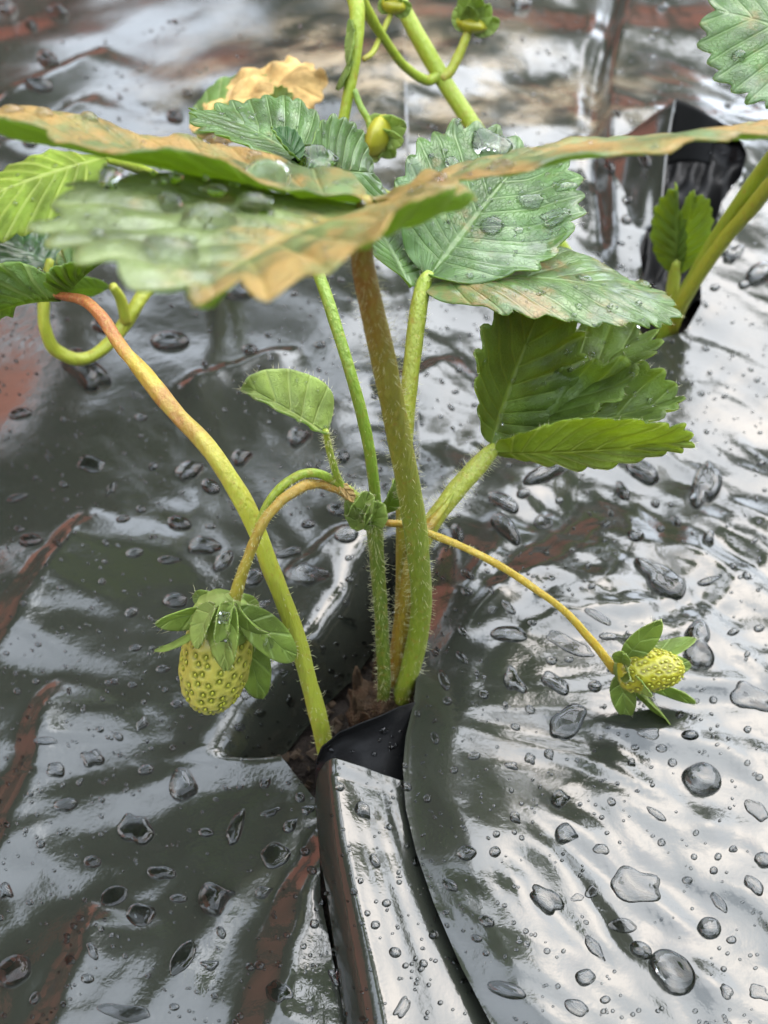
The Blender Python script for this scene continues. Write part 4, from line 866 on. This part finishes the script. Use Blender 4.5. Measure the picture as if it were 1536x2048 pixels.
# drops on the leaves and sepals: px, py, width, height factor, label
DL = [(300, 243, 62, .5, 'oval drop standing on the upper edge of the long left leaflet'), (25, 222, 46, .4, 'low drop at the far left end of the long left leaflet'), (90, 226, 38, .4, 'small low drop near the left end of the long left leaflet'),
      (180, 234, 38, .4, 'low drop midway along the left half of the long left leaflet'), (436, 284, 56, .5, 'drop on the rusty leaflet before the small green leaf behind'), (630, 326, 104, .5, 'large long drop on the rusty leaflet near the middle of the big leaf'),
      (508, 312, 36, .5, 'small drop beside the long drop on the rusty left leaflet'), (262, 345, 50, .6, 'drop at the upper left corner of the broad near leaflet'), (220, 372, 46, .6, 'drop on the scalloped left margin of the broad near leaflet'),
      (352, 368, 28, .6, 'small bead in the upper part of the broad near leaflet'), (340, 408, 56, .6, 'bright-topped drop left of the middle of the broad near leaflet'), (505, 420, 92, .7, 'large domed drop on the broad near leaflet, under the big angular drop'),
      (430, 404, 42, .5, 'low drop between two larger drops on the broad near leaflet'), (415, 448, 116, .6, 'largest drop on the broad near leaflet, at its middle'), (520, 378, 100, .8, 'tall drop tucked under the edge of the rusty left leaflet'),
      (340, 505, 120, .4, 'long sausage-shaped drop near the front of the broad near leaflet'), (378, 482, 36, .4, 'small yellowish drop above the sausage-shaped drop'), (195, 470, 36, .5, 'small drop on the lower left margin of the broad near leaflet'),
      (903, 330, 40, .5, 'drop on the rusty right leaflet closest to the stem'), (1003, 338, 56, .5, 'long drop on the rusty right leaflet'), (880, 362, 40, .5, 'drop at the rusty tip of the broad near leaflet'),
      (983, 290, 90, .3, 'shallow water film lying at the top of the leaf behind'), (983, 452, 48, .4, 'drop beside the midrib of the pale green leaf behind'), (1038, 460, 22, .5, 'small drop near the lower margin of the pale green leaf behind'),
      (1113, 437, 66, .3, 'long shallow drop on the pale green leaf behind'), (1193, 420, 38, .5, 'drop near the right tip of the pale green leaf behind'), (1060, 402, 58, .3, 'shallow drop in the centre of the pale green leaf behind'),
      (1128, 372, 56, .3, 'shallow drop near the upper margin of the pale green leaf behind'), (1290, 570, 60, .3, 'wet patch of water at the right end of the arched leaflet'), (1168, 556, 38, .3, 'shallow drop on the middle of the arched leaflet'),
      (940, 552, 16, .6, 'tiny shining bead on the spotted part of the arched leaflet'), (944, 676, 17, .8, 'bead on the upper left margin of the folded young leaf'), (970, 723, 16, .7, 'bead inside the left half of the folded young leaf'),
      (1134, 705, 16, .7, 'bead in the middle of the folded young leaf'), (1140, 740, 13, .7, 'tiny bead just below the middle bead of the folded leaf'), (1262, 752, 20, .7, 'bead at the upper right margin of the folded young leaf'),
      (1300, 800, 14, .8, 'bead near the right tips of the folded young leaf'), (456, 1238, 30, .5, 'clear drop hanging on the top front sepal of the left berry'), (458, 1288, 28, .4, 'clear drop on the long front sepal of the left berry'),
      (535, 1288, 30, .5, 'pale drop on the right sepal of the left berry'), (1328, 1412, 32, .6, 'clear drop between the lower sepals of the right berry'), (320, 1300, 16, .7, 'shining bead at the curled tip of the left berry sepal'),
      (1478, 112, 30, .7, 'drop hanging under the leaf at the top right corner')]
def pxcm(p): q = p - CAM; return 1024 / TV / (q[1] * math.cos(PITCH) - q[2] * math.sin(PITCH))
for i, (px, py, dw, hf, lab) in enumerate(DL):
    h_ = hit(LB, px, py)
    if h_ is None: print('leaf drop missed', px, py); continue
    p, n = h_; n = n / np.linalg.norm(n); d = ray(px, py); X = np.array((1., 0, 0)); X = X - n * X.dot(n); X /= np.linalg.norm(X); Y = np.cross(n, X)
    rr = dw / 2 / pxcm(p); el = .75 if dw > 50 else .9
    v, f = dropgeo(p, n, X * rr, Y * rr * el, rr * hf * (1.35 if i < 21 else .9), 'b' if dw > 50 else 'o', 200 + i, 28, 7, LB)
    mk('water_drop', v, f, M['water'], None, loc=p, cat='water drop', group='water drops on the leaves and berries', label=lab)
# the smaller beads: the larger of them one by one, the finest as one sheet of mist
g = np.random.RandomState(8); nfine = 0; fv, ff, small = [], [], 0
ZONES = [(lambda x, y: y < 620, 'small water bead on the blurred far end of the black film'), (lambda x, y: x < 720 and y < 1250, 'small water bead on the dark film left of the stems'),
         (lambda x, y: x < 720, 'small water bead on the dark film around and below the left berry'), (lambda x, y: y < 1250, 'small water bead on the bright film below the folded leaf'),
         (lambda x, y: True, 'small water bead on the bright film around and below the right berry')]
for k in range(5200):
    out = k > 4500
    px, py = (g.uniform(-500, 2036), g.uniform(40, 2500)) if out else (g.uniform(0, 1536), g.uniform(40, 2048))
    if out and 0 < px < 1536 and 0 < py < 2048: continue
    if not out and px < 720 and g.rand() < .10: continue
    s_ = min(19, 4.6 * math.exp(abs(g.normal(0, .66)))) * (.75 + .25 * py / 1500)
    if any(abs(px - a) < c * .6 + s_ and abs(py - b) < c * .5 + s_ for a, b, c in made): continue
    fr = film_frame(px, py, s_ * .5)
    if fr is None or fr[1][2] < .2: continue
    p, n = fr; sq = math.sin(math.radians(max(18, 45 + (py - 1024) / 1024 * 25)))
    A, B = film_axes(px, py, s_ * g.uniform(.85, 1.3), s_ * sq * g.uniform(.9, 1.15), g.uniform(-20, 50), p, n); m = min(np.linalg.norm(A), np.linalg.norm(B))
    if s_ > 10 and small < 62 and not out:
        v, f = dropgeo(p, n, A, B, m * .65, 'o', 500 + k, 18, 5); small += 1; lab = [z[1] for z in ZONES if z[0](px, py)][0]
        mk('water_drop', v, f, M['water_film'], None, loc=p, cat='water drop', group=lab.replace('bead', 'beads'), label=lab); made.append((px, py, s_))
    else:
        v, f = dropgeo(p, n, A, B, m * .65, 'o', 500 + k, 12, 4); o_ = len(fv); fv += v.tolist(); ff += [tuple(j + o_ for j in q) for q in f]
mk('fine_water_beads', fv, ff, M['water_film'], None, loc=(0, 11, 0), kind='stuff', label='fine water beads sprinkled over the black film', cat='water beads')
# the finest beads on the leaf faces
lv, lff = [], []
for k in range(900):
    px, py = g.uniform(0, 1400), g.uniform(215, 900); h_ = hit(LB, px, py)
    if h_ is None or h_[1][2] < .25 or h_[0][2] < 1: continue
    p, n = h_; n = n / np.linalg.norm(n); X = np.array((1., 0, 0)); X = X - n * X.dot(n); X /= np.linalg.norm(X); Y = np.cross(n, X)
    rr = min(15, 5 * math.exp(abs(g.normal(0, .55)))) / 2 / pxcm(p)
    v, f = dropgeo(p, n, X * rr, Y * rr * g.uniform(.75, 1.1), rr * .75, 'o', 3000 + k, 12, 4, LB); o_ = len(lv); lv += v.tolist(); lff += [tuple(j + o_ for j in q) for q in f]
mk('fine_leaf_beads', lv, lff, M['water'], None, loc=(0, 11, 8), kind='stuff', label='fine water beads sprinkled over the strawberry leaves', cat='water beads')
